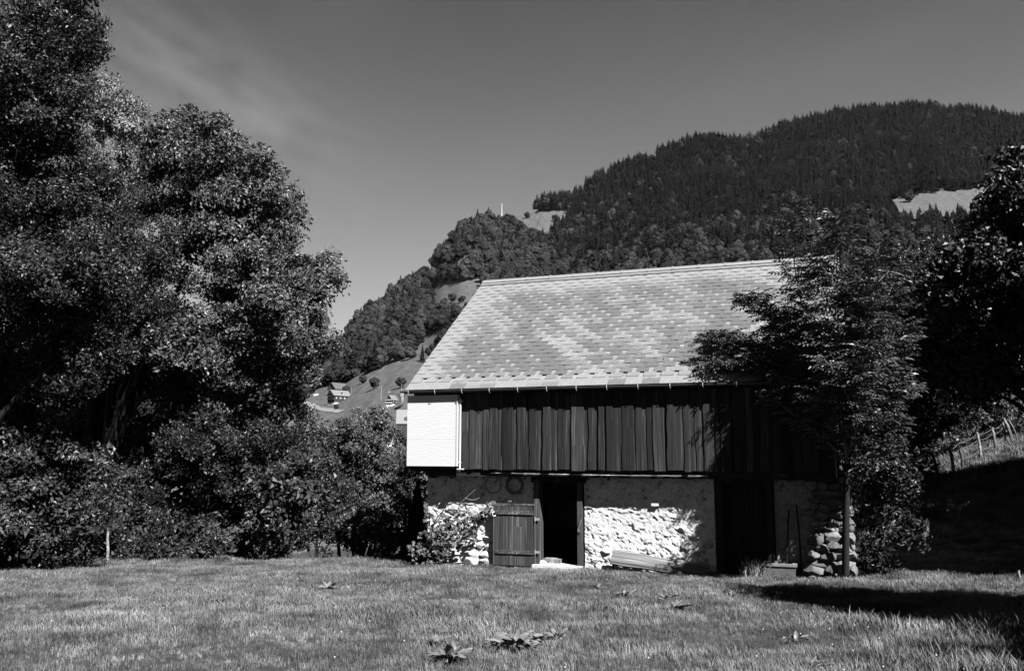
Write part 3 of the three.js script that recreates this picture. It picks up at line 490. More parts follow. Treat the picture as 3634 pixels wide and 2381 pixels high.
// conifer: whorls of drooping boughs
function coniferGeo(n, seed, r = 0.17) {
  const R = rng(seed), out = [], nor = [];
  for (let i = 0; i < n; i++) {
    const t = Math.pow((i + R()) / n, 0.8), y = 0.06 + 0.94 * t, q = r * (1 - t) * (0.75 + 0.5 * R()) + 0.012, a = R() * 6.2832, c = Math.cos(a), s = Math.sin(a), w = q * (0.38 + 0.2 * R()) + 0.006;
    out.push(c * q * 0.1, y + 0.03, s * q * 0.1, c * q * 0.75 - s * w, y - q * 0.28, s * q * 0.75 + c * w, c * q * 1.1, y - q * 0.42, s * q * 1.1);
    out.push(c * q * 0.1, y + 0.03, s * q * 0.1, c * q * 1.1, y - q * 0.42, s * q * 1.1, c * q * 0.75 + s * w, y - q * 0.28, s * q * 0.75 - c * w);
    for (let k = 0; k < 6; k++) { const v = V(c * 0.8 + (R() - 0.5) * 0.6, 0.55, s * 0.8 + (R() - 0.5) * 0.6).normalize(); nor.push(v.x, v.y, v.z); }
  }
  return soup(out, nor);
}
function roundGeo(n, seed, tall = 1.15) {                                // a far broadleaf crown, 1 m in radius, standing on y = 0
  const R = rng(seed), out = [], nor = [], lobes = [], parts = [];
  for (let i = 0; i < 12; i++) { const d = rdir(R); d.y = d.y * 0.8 + 0.15; lobes.push([V(d.x * 0.56, tall + d.y * tall * 0.6, d.z * 0.56), 0.28 + 0.2 * R()]); }
  lobes.push([V(0, tall * 0.9, 0), 0.62]);
  lobes.forEach(([c, r], k) => {
    const g = new THREE.IcosahedronGeometry(1, 2), p = g.attributes.position, nn = g.attributes.normal, v = V();
    for (let i = 0; i < p.count; i++) { v.fromBufferAttribute(p, i); const q = r * (1 + 0.55 * N3(v.x * 2.6 + k * 5 + seed, v.y * 2.6, v.z * 2.6)); p.setXYZ(i, c.x + v.x * q, c.y + v.y * q * 0.9, c.z + v.z * q); nn.setXYZ(i, v.x, v.y, v.z); }
    g.deleteAttribute('uv'); g.computeVertexNormals(); const own = g.attributes.normal; for (let i = 0; i < p.count; i++) { v.fromBufferAttribute(own, i); own.setXYZ(i, v.x, v.y, v.z); } parts.push(g);
  });
  for (let i = 0; i < n; i++) {
    const [c, r] = lobes[i % 12], d = rdir(R); if (d.y < -0.55) d.y *= -1;
    const p = c.clone().addScaledVector(d, r * (0.92 + 0.25 * R())), k = 0.035 + 0.045 * R(), nn = d.clone().add(rdir(R).multiplyScalar(0.7)).normalize(), s = V().crossVectors(nn, rdir(R)).normalize(), u = V().crossVectors(nn, s);
    const q = [[-1, -0.8], [1, -1], [1.1, 0.9], [-0.8, 1]].map(([a, b]) => p.clone().addScaledVector(s, a * k).addScaledVector(u, b * k));
    for (const j of [0, 1, 2, 0, 2, 3]) { out.push(...q[j].toArray()); const v = d.clone().addScaledVector(nn, 0.6).normalize(); nor.push(v.x, v.y, v.z); }
  }
  return mergeGeometries([...parts.map((g) => (g.index ? g.toNonIndexed() : g)), soup(out, nor)]);
}
{ // spruce beside the barn, down in the hollow
  const p = foot(972, 27); const t = thing('spruce_tree', 'small dark spruce beside the left end of the barn', 'tree', p.toArray());
  const h = at(972, 1118, 27).y - p.y; const g = part('crown', coniferGeo(900, 3, 0.2), L.conifer, t); g.scale.setScalar(h); part('trunk', tube([V(0, -0.2, 0), V(0, h * 0.9, 0)], 0.07, 0.01, 2, 6), L.bark, t);
}

// the ash in front of the barn's right end: several upright stems, side shoots, feathered leaves
{
  const root = foot(1966, 17.0), t = thing('ash_tree', 'slender many-stemmed ash with feathered leaves before the right end of the barn', 'tree', root.toArray()), R = rng(61);
  const stems = [[[1966, 1335, 17.3], [1967, 1200, 17.2], [1970, 1050, 17.1]], [[1970, 1050, 17.1], [1945, 960, 17.2], [1930, 860, 17.3], [1880, 760, 17.6], [1850, 640, 17.8], [1842, 540, 17.8], [1845, 476, 17.8]], [[1970, 1080, 17.1], [1950, 900, 16.5], [1948, 760, 16.4], [1947, 620, 16.6], [1944, 506, 16.6]], [[1970, 1050, 17.1], [2010, 930, 16.2], [2000, 800, 16], [2028, 700, 16], [2035, 590, 16.2]], [[1970, 1020, 17.1], [2040, 940, 16.8], [2075, 850, 16.8], [2105, 760, 17]], [[1955, 985, 17.1], [1890, 900, 17.6], [1800, 850, 18.1], [1700, 812, 18.6], [1662, 795, 18.7]], [[1950, 1010, 17.1], [1880, 950, 17.5], [1790, 880, 18.0], [1720, 856, 18.3], [1655, 850, 18.4]], [[1925, 880, 17.2], [1850, 800, 17.8], [1790, 740, 18.2], [1752, 695, 18.4]], [[1930, 900, 17.2], [1830, 810, 17.9], [1762, 720, 18.5], [1735, 705, 18.6]], [[1965, 1000, 17.1], [2060, 960, 16.8], [2120, 900, 17]], [[1960, 1060, 17.1], [1890, 1000, 17.3], [1840, 960, 17.5], [1800, 930, 17.6]], [[1972, 1060, 17.1], [1990, 980, 16.1], [1960, 900, 15.6], [1930, 850, 15.5]], [[1965, 1100, 17.1], [2040, 1050, 17], [2080, 980, 17.1]], [[1948, 760, 16.4], [1920, 690, 16.6], [1905, 640, 16.8]], [[2000, 800, 16], [2060, 700, 16.6], [2080, 640, 16.8]], [[1950, 880, 16.9], [1890, 810, 17.4], [1842, 735, 17.9]], [[1930, 870, 17.2], [1990, 820, 16], [2020, 760, 15.9]], [[1960, 1000, 17], [1940, 940, 16.2], [1990, 880, 15.6], [2010, 820, 15.5]], [[1940, 920, 17.2], [1880, 870, 17.6], [1790, 830, 18.2], [1720, 800, 18.6]], [[1945, 940, 17.2], [1860, 900, 17.7], [1780, 868, 18.1], [1700, 862, 18.5]]];
  const wood = [], shoots = [], P = (a) => at(...a).sub(root);
  stems.forEach((s, k) => {
    const pts = s.map(P), r0 = k === 0 ? 0.075 : k < 5 ? 0.03 : 0.02; wood.push(tube(pts, r0, k === 0 ? 0.06 : 0.006, 14, 7));
    if (k === 0) return;
    const curve = new THREE.CatmullRomCurve3(pts), len = curve.getLength();
    for (let d = len * 0.10; d < len; d += 0.105) {
      const f = d / len, b = curve.getPointAt(f), tan = curve.getTangentAt(f), a = R() * 6.2832, L1 = (0.28 + 0.75 * R()) * (1 - 0.55 * f) * (k < 5 ? 1.05 : 0.85);
      const out = V(Math.cos(a), 0.35 + 0.5 * R(), Math.sin(a)).normalize().multiplyScalar(0.85).addScaledVector(tan, 0.45).normalize();
      const e = b.clone().addScaledVector(out, L1); wood.push(tube([b, e], 0.008, 0.004, 1, 4));
      for (let q = 0.3; q <= 1.01; q += 0.17 / Math.max(L1, 0.3)) shoots.push([b.clone().lerp(e, q), out]);
    }
    shoots.push([pts[pts.length - 1], V(0, 1, 0)], [pts[pts.length - 1], V(0.3, 1, 0)]);
  });
  part('trunk', wood.slice(0, 1), L.bark, t); part('stem', wood.slice(1), L.barkPale, t);
  const geos = [compound(4, 0.115, 0.042, 0.26, 1), compound(5, 0.11, 0.04, 0.31, 2)], m = new THREE.Matrix4(), spots = [];
  for (const [p, o] of shoots) for (let i = 0; i < 4; i++) {
    const a = R() * 6.2832, dir = V(Math.cos(a), 0.25 - 0.6 * R(), Math.sin(a)).addScaledVector(o, 0.55).normalize(), x = V().crossVectors(UPV, dir).normalize(), y = V().crossVectors(dir, x);
    x.addScaledVector(y, (R() - 0.5) * 0.9).normalize(); y.crossVectors(dir, x); m.makeBasis(x, y, dir); m.scale(V().setScalar(0.75 + 0.5 * R())); m.setPosition(p); spots.push([m.clone(), p.z, 0.7 + 0.6 * R()]);
  }
  spots.sort((a, b) => b[1] - a[1]);
  spots.slice(0, 280).forEach(([mm], i) => { const l = part('leaf', geos[i % 2], L.ash, t); mm.decompose(l.position, l.quaternion, l.scale); });
  const rest = spots.slice(280);
  for (const k of [0, 1]) { const sel = rest.filter((_, i) => i % 2 === k), im = new THREE.InstancedMesh(geos[k], L.ash, sel.length); sel.forEach(([mm, , l], i) => { im.setMatrixAt(i, mm); im.setColorAt(i, tint.setRGB(l, l, l)); }); im.name = k ? 'foliage' : 'crown'; im.userData.kind = 'stuff'; im.castShadow = im.receiveShadow = true; im.frustumCulled = false; t.add(im); leaves += sel.length; }
}
// trees on the bank to the right
tree('broadleaf_tree', 'tall dark tree at the right edge rising above the pasture on the mountain', foot(2560, 23), 22.5, [[2372, 370, 38], [2385, 440, 70], [2330, 470, 55], [2300, 545, 70], [2380, 560, 90], [2255, 600, 52], [2320, 650, 95], [2400, 690, 90], [2240, 690, 60], [2300, 770, 90], [2390, 820, 90], [2320, 860, 70], [2200, 760, 70, 1], [2170, 830, 70, 1], [2235, 850, 75], [2180, 690, 55, 1]], { seed: 71, mat: L.dark, kind: 'big', density: 0.85, deep: 1.8 });
tree('broadleaf_tree', 'darker rounded tree behind the ash with small lit leaves on top', foot(2120, 33), 30, [[2105, 612, 38], [2175, 590, 40], [2232, 600, 42], [2120, 650, 46], [2175, 660, 50], [2215, 700, 50], [2090, 710, 46], [2160, 745, 70], [2230, 790, 70], [2090, 800, 60], [2160, 850, 70], [2060, 770, 40], [2050, 860, 55], [2120, 920, 60], [2060, 960, 60], [2200, 900, 60], [2030, 690, 45], [2010, 760, 50], [2110, 860, 70], [2170, 800, 70], [2020, 850, 55], [2170, 930, 60]], { seed: 72, mat: L.dark, kind: 'mid', density: 1.5, deep: 1.8 });
tree('broadleaf_tree', 'low spreading tree over the wire fence with sunlit sprays', foot(2260, 36), 35, [[2190, 880, 36], [2235, 905, 42], [2200, 935, 36], [2255, 950, 42], [2175, 965, 36], [2290, 900, 42], [2140, 900, 36], [2225, 990, 32], [2290, 960, 36], [2330, 960, 32], [2340, 920, 42], [2160, 1010, 32], [2370, 960, 36]], { seed: 73, mat: L.leaf, kind: 'mid', density: 1.0 });
tree('broadleaf_tree', 'shaded tree behind the right end of the barn', foot(2030, 33), 31, [[2020, 950, 70], [2080, 1000, 70], [2010, 1060, 70], [2100, 1080, 60], [2040, 1140, 70], [2120, 1010, 60], [2070, 1190, 60], [2130, 1130, 50], [2000, 1150, 60], [2000, 880, 60]], { seed: 74, mat: L.dark, kind: 'big', density: 0.7 });
tree('shrub', 'small bush at the lower end of the wire fence', foot(2120, 29), 28, [[2125, 1085, 30], [2105, 1110, 30], [2135, 1120, 22]], { category: 'shrub', group: 'bushes along the meadow edge', kind: 'mid', mat: L.bush, seed: 75, trunk: 0.03 });
tree('shrub', 'black-looking bush in deep shade right of the ash trunk', foot(2030, 19), 18.6, [[2010, 1080, 40], [2045, 1120, 46], [2020, 1170, 42], [2060, 1060, 40], [2075, 1180, 40], [2030, 1230, 44], [2085, 1120, 34], [2015, 1285, 42], [2060, 1280, 42], [2090, 1240, 36]], { category: 'shrub', group: 'bushes along the meadow edge', kind: 'mid', mat: L.dark, seed: 76, trunk: 0.03, density: 1.0 });
// trees outside the frame on the right: their shade lies on the bank and the near grass
function outside(label, x, z, h, r, seed, low = 0.3) {
  const root = V(x + 0.9, land(x + 0.9, z), z), t = thing('broadleaf_tree', label, 'tree', root.toArray(), 0), R = rng(seed), lobes = [];
  for (let i = 0; i < 16; i++) { const a = R() * 6.2832, q = r * 0.72 * Math.sqrt(R()), y = h * (low + (0.9 - low) * R()); lobes.push([V(Math.cos(a) * q, y, Math.sin(a) * q), r * (0.30 + 0.14 * R())]); }
  leaves += crownOf(t, lobes, 'mid', L.dark, seed, 1.3, 1.5);
  part('trunk', tube([V(0, -0.3, 0), V(0.1, h * 0.4, 0), V(0, h * 0.85, 0.1)], 0.22, 0.05, 8, 7), L.bark, t);
}
[[14.6, -18.2, 9.6, 3.0], [12.9, -15.6, 8.8, 2.5], [17.8, -19.5, 9.8, 3.4], [20.6, -21.5, 10, 3.6], [17.4, -23.4, 9.6, 2.6], [23.5, -19.0, 10.5, 3.8], [21.5, -15.5, 11, 3.6]].forEach(([x, z, h, r], k) => outside(['leafy tree out of view nearest the foot of the dark bank', 'slimmer tree out of view before the dark bank', 'broad tree out of view in the middle of the dark bank', 'tree out of view behind the broad one on the bank', 'narrow tree out of view near the wire fence', 'widest tree out of view on the right of the bank', 'tall tree out of view at the lower right of the bank'][k], x, z, h, r, 81 + k, 0.5));
{ const c = onLand(2245, 1180); outside('leafy tree out of view upslope of the dark bank', c.x + 3.0, c.z + 5.4, 9, 2.4, 96, 0.5); }
outside('tree out of view right of the near grass', 10.3, -7.4, 7.5, 2.7, 98, 0.5);
outside('leafy tree out of view beside the camera on the right', 8.4, -5.6, 5.6, 2.1, 97, 0.45);
outside('tree out of view standing next to the frame before the barn', 8.5, -9.3, 7.6, 2.3, 99, 0.6);

// ---------------------------------------------------------------- grass and weeds of the meadow
function tuft(n, h, w, spread, seed) {
  const R = rng(seed), out = [];
  for (let i = 0; i < n; i++) {
    const a = R() * 6.2832, q = Math.sqrt(R()) * spread, x = Math.cos(a) * q, z = Math.sin(a) * q, b = R() * 6.2832, k = h * (0.45 + 0.75 * R()), lean = k * (0.15 + 0.75 * R()), dx = Math.cos(b), dz = Math.sin(b), sx = -dz * w / 2, sz = dx * w / 2;
    const mx = x + dx * lean * 0.35, mz = z + dz * lean * 0.35, tx = x + dx * lean, tz = z + dz * lean, my = k * 0.62;
    out.push(x - sx, -0.02, z - sz, x + sx, -0.02, z + sz, mx + sx * 0.8, my, mz + sz * 0.8, x - sx, -0.02, z - sz, mx + sx * 0.8, my, mz + sz * 0.8, mx - sx * 0.8, my, mz - sz * 0.8, mx - sx * 0.8, my, mz - sz * 0.8, mx + sx * 0.8, my, mz + sz * 0.8, tx, k, tz);
  }
  return soup(out);
}
function insideBarn(x, z, pad = 0) { const dx = x - BARN.x, dz = z - BARN.z, s = dx * SD.x + dz * SD.z, n = dx * SN.x + dz * SN.z; return s > 0.3 - pad && s < 9.8 + pad && n < ZS + 0.02 + pad && n > -9.5; }
{
  const grassMat = new THREE.MeshPhysicalMaterial({ specularIntensity: SPEC, color: grey(0.050), roughness: 0.8, side: THREE.DoubleSide }), m = new THREE.Matrix4(), q = new THREE.Quaternion(), R = rng(91), lists = [[], [], []];
  const put = (x, z, k, s, l) => { m.compose(V(x, land(x, z), z), q.setFromAxisAngle(UPV, R() * 6.2832), V(s * (0.8 + 0.4 * R()), s, s * (0.8 + 0.4 * R()))); lists[k].push([m.clone(), l]); };
  const tone = (x, z) => clamp(1 + 1.2 * fbm(x * 0.45, z * 0.45, 6.1, 3) + 1.5 * fbm(x * 1.6, z * 1.6, 2.1, 3), 0.25, 2.2) * (R() < 0.12 ? 1.9 : 0.55 + 0.8 * R());
  for (let i = 0; i < 90000; i++) {
    const d = Math.sqrt(lerp(7.2 * 7.2, 27 * 27, R())), u = -0.72 + 1.46 * R(), x = u * d, z = -d; if (insideBarn(x, z, 0.03)) continue;
    const lush = fbm(x * 0.5 + 9, z * 0.5, 3.7, 3), right = sstep(x - 0.15 * d, 0.5, 4.5) * sstep(14.5 - d, 0, 4.5), edge = sstep(d, 20.5, 24) * (x < -2 ? 1 : 0);
    const s = clamp(0.75 + 1.3 * lush + 0.7 * fbm(x * 1.9, z * 1.9, 5.5, 2) + 0.7 * right * R() + 0.5 * edge * R(), 0.4, 2.4);
    put(x, z, right > 0.4 && R() < 0.5 ? 2 : R() < 0.5 ? 0 : 1, s, tone(x, z));
  }
  for (let i = 0; i < 26000; i++) { const d = lerp(24, 44, R()), x = d * lerp(0.34, 0.78, R()); if (insideBarn(x, -d, 0.03)) continue; put(x, -d, 2, 0.9 + 0.8 * R(), tone(x, -d)); }
  [tuft(13, 0.105, 0.007, 0.085, 1), tuft(15, 0.085, 0.006, 0.095, 2), tuft(12, 0.155, 0.008, 0.10, 3)].forEach((g, k) => {
    const im = new THREE.InstancedMesh(g, grassMat, lists[k].length); lists[k].forEach(([mm, l], i) => { im.setMatrixAt(i, mm); im.setColorAt(i, tint.setRGB(l, l, l)); });
    im.name = numbered('grass'); tag(im, ['short mown grass covering the meadow before the barn', 'fine low grass growing between the taller tufts', 'longer coarse grass on the right and along the bank'][k], 'grass', null, 'stuff'); im.castShadow = im.receiveShadow = true; im.frustumCulled = false; scene.add(im);
  });
  // clover heads
  const cl = new THREE.InstancedMesh(new THREE.IcosahedronGeometry(0.008, 1), mat(0.2), 100); for (let i = 0; i < 100; i++) { const d = Math.sqrt(lerp(8 * 8, 19 * 19, R())), u = i < 45 ? lerp(0.3, 0.6, R()) : -0.6 + 1.2 * R(); m.makeTranslation(u * d, land(u * d, -d) + 0.07 + 0.07 * R(), -d); cl.setMatrixAt(i, m); }
  cl.name = 'clover_flowers'; tag(cl, 'small white clover heads scattered through the grass', 'flowers', null, 'stuff'); cl.frustumCulled = false; scene.add(cl);
}
const broad = (() => { // a broad dock leaf along +z, wavy, with a midrib fold
  const pos = [], idx = [], n = 7; for (let i = 0; i <= n; i++) { const t = i / n, w = 0.17 * Math.pow(Math.sin(Math.PI * Math.pow(clamp(t * 0.93 + 0.05, 0, 1), 0.75)), 0.8), y = 0.45 * t - 0.5 * t * t; pos.push(-w, y + 0.05 + 0.02 * Math.sin(i * 2.1), t, 0, y, t, w, y + 0.05 - 0.02 * Math.sin(i * 1.7), t); }
  for (let i = 0; i < n; i++) for (const j of [0, 1]) { const a = i * 3 + j, b = a + 3; idx.push(a, b, a + 1, b, b + 1, a + 1); }
  const g = new THREE.BufferGeometry(); g.setAttribute('position', new THREE.Float32BufferAttribute(pos, 3)); g.setIndex(idx); g.computeVertexNormals(); return g;
})();
{
  const docks = [[1195, 1512, 0.42, 13, 'largest broad-leaved weed at the bottom of the picture below the doorway'], [1050, 1540, 0.38, 11, 'broad-leaved weed at the bottom edge left of the largest weed'], [1240, 1500, 0.3, 8, 'upright weed just right of the largest weed at the bottom'], [760, 1375, 0.3, 9, 'dark rosette of weed in the meadow before the hollow'], [1448, 1392, 0.34, 9, 'weed in the grass in front of the bench'], [1390, 1376, 0.24, 7, 'small weed left of the weed before the bench'], [1572, 1422, 0.32, 8, 'weed with one bright leaf nearest the camera among those right of the bench'], [1548, 1398, 0.26, 7, 'small dark weed behind the weed with the bright leaf'], [1705, 1388, 0.28, 7, 'weed with an upright pale leaf below the byre door'], [1638, 1384, 0.22, 5, 'small weed with a pale leaf between bench and byre door'], [845, 1372, 0.22, 6, 'small weed right of the dark rosette'], [700, 1352, 0.2, 6, 'pale tuft of broad leaves behind the dark rosette'], [1300, 1490, 0.26, 7, 'weed at the bottom right of the upright weed'], [1850, 1500, 0.24, 9, 'bushy dark weed in the long grass at lower right'], [1020, 1505, 0.24, 6, 'small pale weed above the bottom edge weed'], [1890, 1560, 0.3, 7, 'broad leaf weed at the bottom edge in the long grass']];
  docks.forEach(([px, py, s, n, label], k) => {
    const p = onLand(px, py), R = rng(700 + k), t = thing('dock_plant', label, 'weed', p.toArray(), 0, 'broad-leaved weeds in the meadow');
    for (let i = 0; i < n * 2; i++) { const l = part('leaf', broad, i % 4 ? L.weed : L.pale, t), a = R() * 6.2832, q = s * 0.35 * R(); l.rotation.order = 'YXZ'; l.rotation.set(-0.1 - 0.9 * R() * R(), a + (R() - 0.5) * 1.6, (R() - 0.5) * 1.1); l.scale.setScalar(s * (0.22 + 0.34 * R()) * (k < 3 ? 1.25 : 1.05)); l.scale.x *= 0.75 + 0.5 * R(); l.position.set(Math.sin(a) * q, 0.03 + 0.05 * R(), Math.cos(a) * q); }
  });
  const g = onLand(2070, 1345); g.y = land(g.x, g.z); const tg = thing('grass_tussock', 'tall pale tussock of grass before the dark byre door', 'grass tussock', onLand(1755, 1345).toArray()); part('blade', tuft(90, 0.42, 0.012, 0.26, 9), new THREE.MeshPhysicalMaterial({ specularIntensity: SPEC, color: grey(0.11), roughness: 0.7, side: THREE.DoubleSide }), tg).userData.kind = 'stuff';
}
// vine on the barn's left corner
{
  const t = thing('climbing_vine', 'leafy vine climbing the white wall left of the half door', 'vine'), R = rng(95);
  t.position.copy(toWorld(0.9, 0, ZS)); t.rotation.y = -YAW;
  const wl = (x, y, off) => { const r = ray(903.4 + 0.3107 * x, 877.3 + 0.3107 * y), P0 = toWorld(0, 0, off).sub(V(0, EYE, 0)), k = P0.dot(SN) / r.dot(SN), P = r.multiplyScalar(k).add(V(0, EYE, 0)).sub(V(BARN.x, 0, BARN.z)); return V(P.dot(SD) - 0.9, P.y, off - ZS); };
  const hand = (() => { const out = [], c = V(0, 0, 0.02), pts = []; const rad = [0.16, 0.5, 0.34, 0.62, 0.4, 0.72, 0.4, 0.62, 0.34, 0.5]; for (let i = 0; i < 10; i++) { const a = -Math.PI / 2 + i / 10 * 6.2832; pts.push(V(Math.cos(a) * rad[i], Math.sin(a) * rad[i] + 0.2, (i % 2 ? -0.06 : 0.03))); } for (let i = 0; i < 10; i++) out.push(c.x, c.y + 0.1, c.z, ...pts[i].toArray(), ...pts[(i + 1) % 10].toArray()); return soup(out); })();
  const spots = [[200, 1290, 75], [250, 1350, 75], [330, 1385, 75], [330, 1250, 95], [280, 1180, 60], [340, 1120, 70], [420, 1080, 65], [430, 1170, 85], [420, 1270, 70], [510, 1130, 75], [520, 1210, 55], [570, 1050, 65], [600, 1160, 50], [555, 990, 42], [640, 1060, 45], [690, 1020, 50], [740, 975, 45], [770, 920, 20], [640, 1195, 30], [300, 1060, 45], [270, 990, 18], [400, 1330, 60], [630, 1225, 18], [480, 1020, 40]];
  const mats = [leafMat(0.006), leafMat(0.010), leafMat(0.020)], all = [];
  for (const [x, y, r] of spots) { const n = Math.round(r * r / 190); for (let i = 0; i < n; i++) { const a = R() * 6.2832, q = Math.sqrt(R()) * r, off = ZS + 0.08 + R() * (y > 1150 ? 0.5 : 0.22); all.push([wl(x + Math.cos(a) * q, y + Math.sin(a) * q, off), 0.065 + 0.055 * R(), R]); } }
  const extra = []; all.sort((a, b) => b[1] - a[1]);
  const o = new THREE.Object3D();
  all.forEach(([p, s], i) => { o.position.copy(p); o.rotation.set(-0.75 + 0.9 * (R() - 0.5), 0.9 * (R() - 0.5) + 0.35, 3.14 + (R() - 0.5) * 1.6); o.scale.setScalar(s); o.updateMatrix(); if (i < 290) { const l = part('leaf', hand, mats[i % 3], t); l.position.copy(o.position); l.rotation.copy(o.rotation); l.scale.copy(o.scale); } else extra.push(hand.clone().applyMatrix4(o.matrix)); });
  if (extra.length) part('foliage', extra, L.leaf, t).userData.kind = 'stuff';
  const st = (pts, r) => tube(pts.map(([x, y, z]) => wl(x, y, ZS + z)), r, r * 0.5, 12, 5);
  part('stem', [st([[300, 1430, 0.15], [320, 1250, 0.2], [330, 1100, 0.15], [420, 975, 0.1], [440, 920, 0.1], [480, 870, 0.1]], 0.022), st([[420, 975, 0.1], [470, 940, 0.1], [540, 945, 0.09], [550, 890, 0.08]], 0.013), st([[320, 1250, 0.2], [450, 1180, 0.18], [560, 1060, 0.12], [700, 1010, 0.1], [780, 930, 0.1]], 0.012), st([[640, 1190, 0.1], [660, 1100, 0.1], [655, 1060, 0.1]], 0.007)], L.bark, t);
}

// ---------------------------------------------------------------- stakes and the wire fence on the bank
function stake(name, label, bx, by, tx, ty, r, m, group) { const b = onLand(bx, by), top = at(tx, ty, -b.z), s = part(name, tube([b.clone().add(V(0, -0.15, 0)), b.clone().lerp(top, 0.35).add(V(r * 0.5, 0, 0)), b.clone().lerp(top, 0.7).add(V(-r * 0.4, 0, 0)), top], r, r * 0.85, 8, 7), m, scene); return tag(s, label, 'stake', group); }
stake('wooden_stake', 'thin pale stake standing at the edge of the left bushes', 246, 1312, 251, 1228, 0.036, M.pale);
stake('wooden_stake', 'short pale stub in the grass before the dark bank', 2131, 1362, 2129, 1345, 0.03, M.pale);
stake('wooden_stake', 'short pale stub in the grass at the right edge', 2370, 1352, 2369, 1325, 0.03, M.pale);
{
  const f = thing('wire_fence', 'wire fence with crooked wooden posts climbing the bank on the right', 'fence'), base = onLand(2212, 1104); f.position.copy(base);
  const posts = [[2150, 1135, 2147, 1068, 0.085, 0], [2184, 1132, 2169, 1058, 0.07, 0], [2217, 1104, 2208, 1039, 0.065, 1], [2239, 1088, 2226, 1027, 0.04, 0], [2282, 1070, 2271, 1004, 0.055, 1], [2315, 1049, 2306, 993, 0.06, 2], [2338, 1030, 2331, 980, 0.04, 2], [2355, 1027, 2333, 972, 0.07, 2], [2369, 1021, 2344, 974, 0.035, 2]], tops = [];
  for (const [bx, by, tx, ty, r, k] of posts) { const b = onLand(bx, by), t = at(tx, ty, -b.z); part('post', tube([b.clone().sub(base).add(V(0, -0.2, 0)), b.clone().lerp(t, 0.5).sub(base).add(V(r * 0.4, 0, 0)), t.clone().sub(base)], r, r * 0.85, 6, 8), [M.dark, M.pale, M.grey][k], f); tops.push([b, t]); }
  for (const h of [0.35, 0.72, 0.93]) for (let i = 0; i < 6; i++) { const a = tops[i][0].clone().lerp(tops[i][1], h).sub(base), b = tops[i + 1][0].clone().lerp(tops[i + 1][1], h).sub(base), m = a.clone().lerp(b, 0.5); m.y -= 0.06; part('fence_wire', tube([a, m, b], 0.003, 0.003, 6, 4), M.wire, f); }
  stake('wooden_stake', 'lone thin stake higher on the bank at the right edge', 2368, 990, 2367, 922, 0.04, M.grey);
}

// ---------------------------------------------------------------- the valley side: forest, pasture trees, houses, mast
function project(p) { const x = p.x, y = p.y - EYE, z = p.z, c = Math.cos(PITCH), s = Math.sin(PITCH), d = y * s - z * c, u = y * c + z * s; return [1189.5 + FOCAL * x / d, 779.5 - FOCAL * u / d]; }
function inPoly(p, poly) { let c = false; for (let i = 0, j = poly.length - 1; i < poly.length; j = i++) { const [xi, yi] = poly[i], [xj, yj] = poly[j]; if ((yi > p[1]) !== (yj > p[1]) && p[0] < (xj - xi) * (p[1] - yi) / (yj - yi) + xi) c = !c; } return c; }
const OPEN = [
  [[1130, 512], [1150, 500], [1200, 500], [1235, 492], [1330, 490], [1310, 515], [1255, 545], [1228, 530], [1190, 508], [1150, 512]],
  [[984, 638], [1032, 618], [1080, 602], [1096, 580], [1106, 577], [1094, 608], [1058, 630], [1008, 640]],
  [[994, 664], [1130, 648], [1094, 714], [1060, 718], [998, 718]],
  [[968, 786], [1040, 760], [1005, 812], [930, 842], [975, 806]], [[1195, 520], [1240, 500], [1300, 505], [1270, 560], [1230, 540]],
  [[600, 1040], [640, 960], [700, 935], [735, 903], [800, 890], [846, 868], [884, 855], [930, 838], [1000, 830], [1030, 1010], [900, 1010], [820, 990], [760, 1030]],
  [[2062, 470], [2150, 450], [2230, 444], [2290, 434], [2335, 408], [2420, 400], [2420, 470], [2300, 500], [2250, 508], [2120, 512], [2080, 498]],
  [[1268, 612], [1304, 608], [1306, 618], [1270, 622]], [[2103, 566], [2140, 560], [2142, 574], [2110, 578]], [[1500, 352], [1526, 352], [1526, 372], [1500, 372]], [[1632, 392], [1652, 392], [1652, 400], [1632, 400]]];
const rounds = [roundGeo(420, 1), roundGeo(420, 2, 1.25), roundGeo(420, 3, 0.95)], cones = [coniferGeo(130, 5), coniferGeo(130, 6, 0.2)];
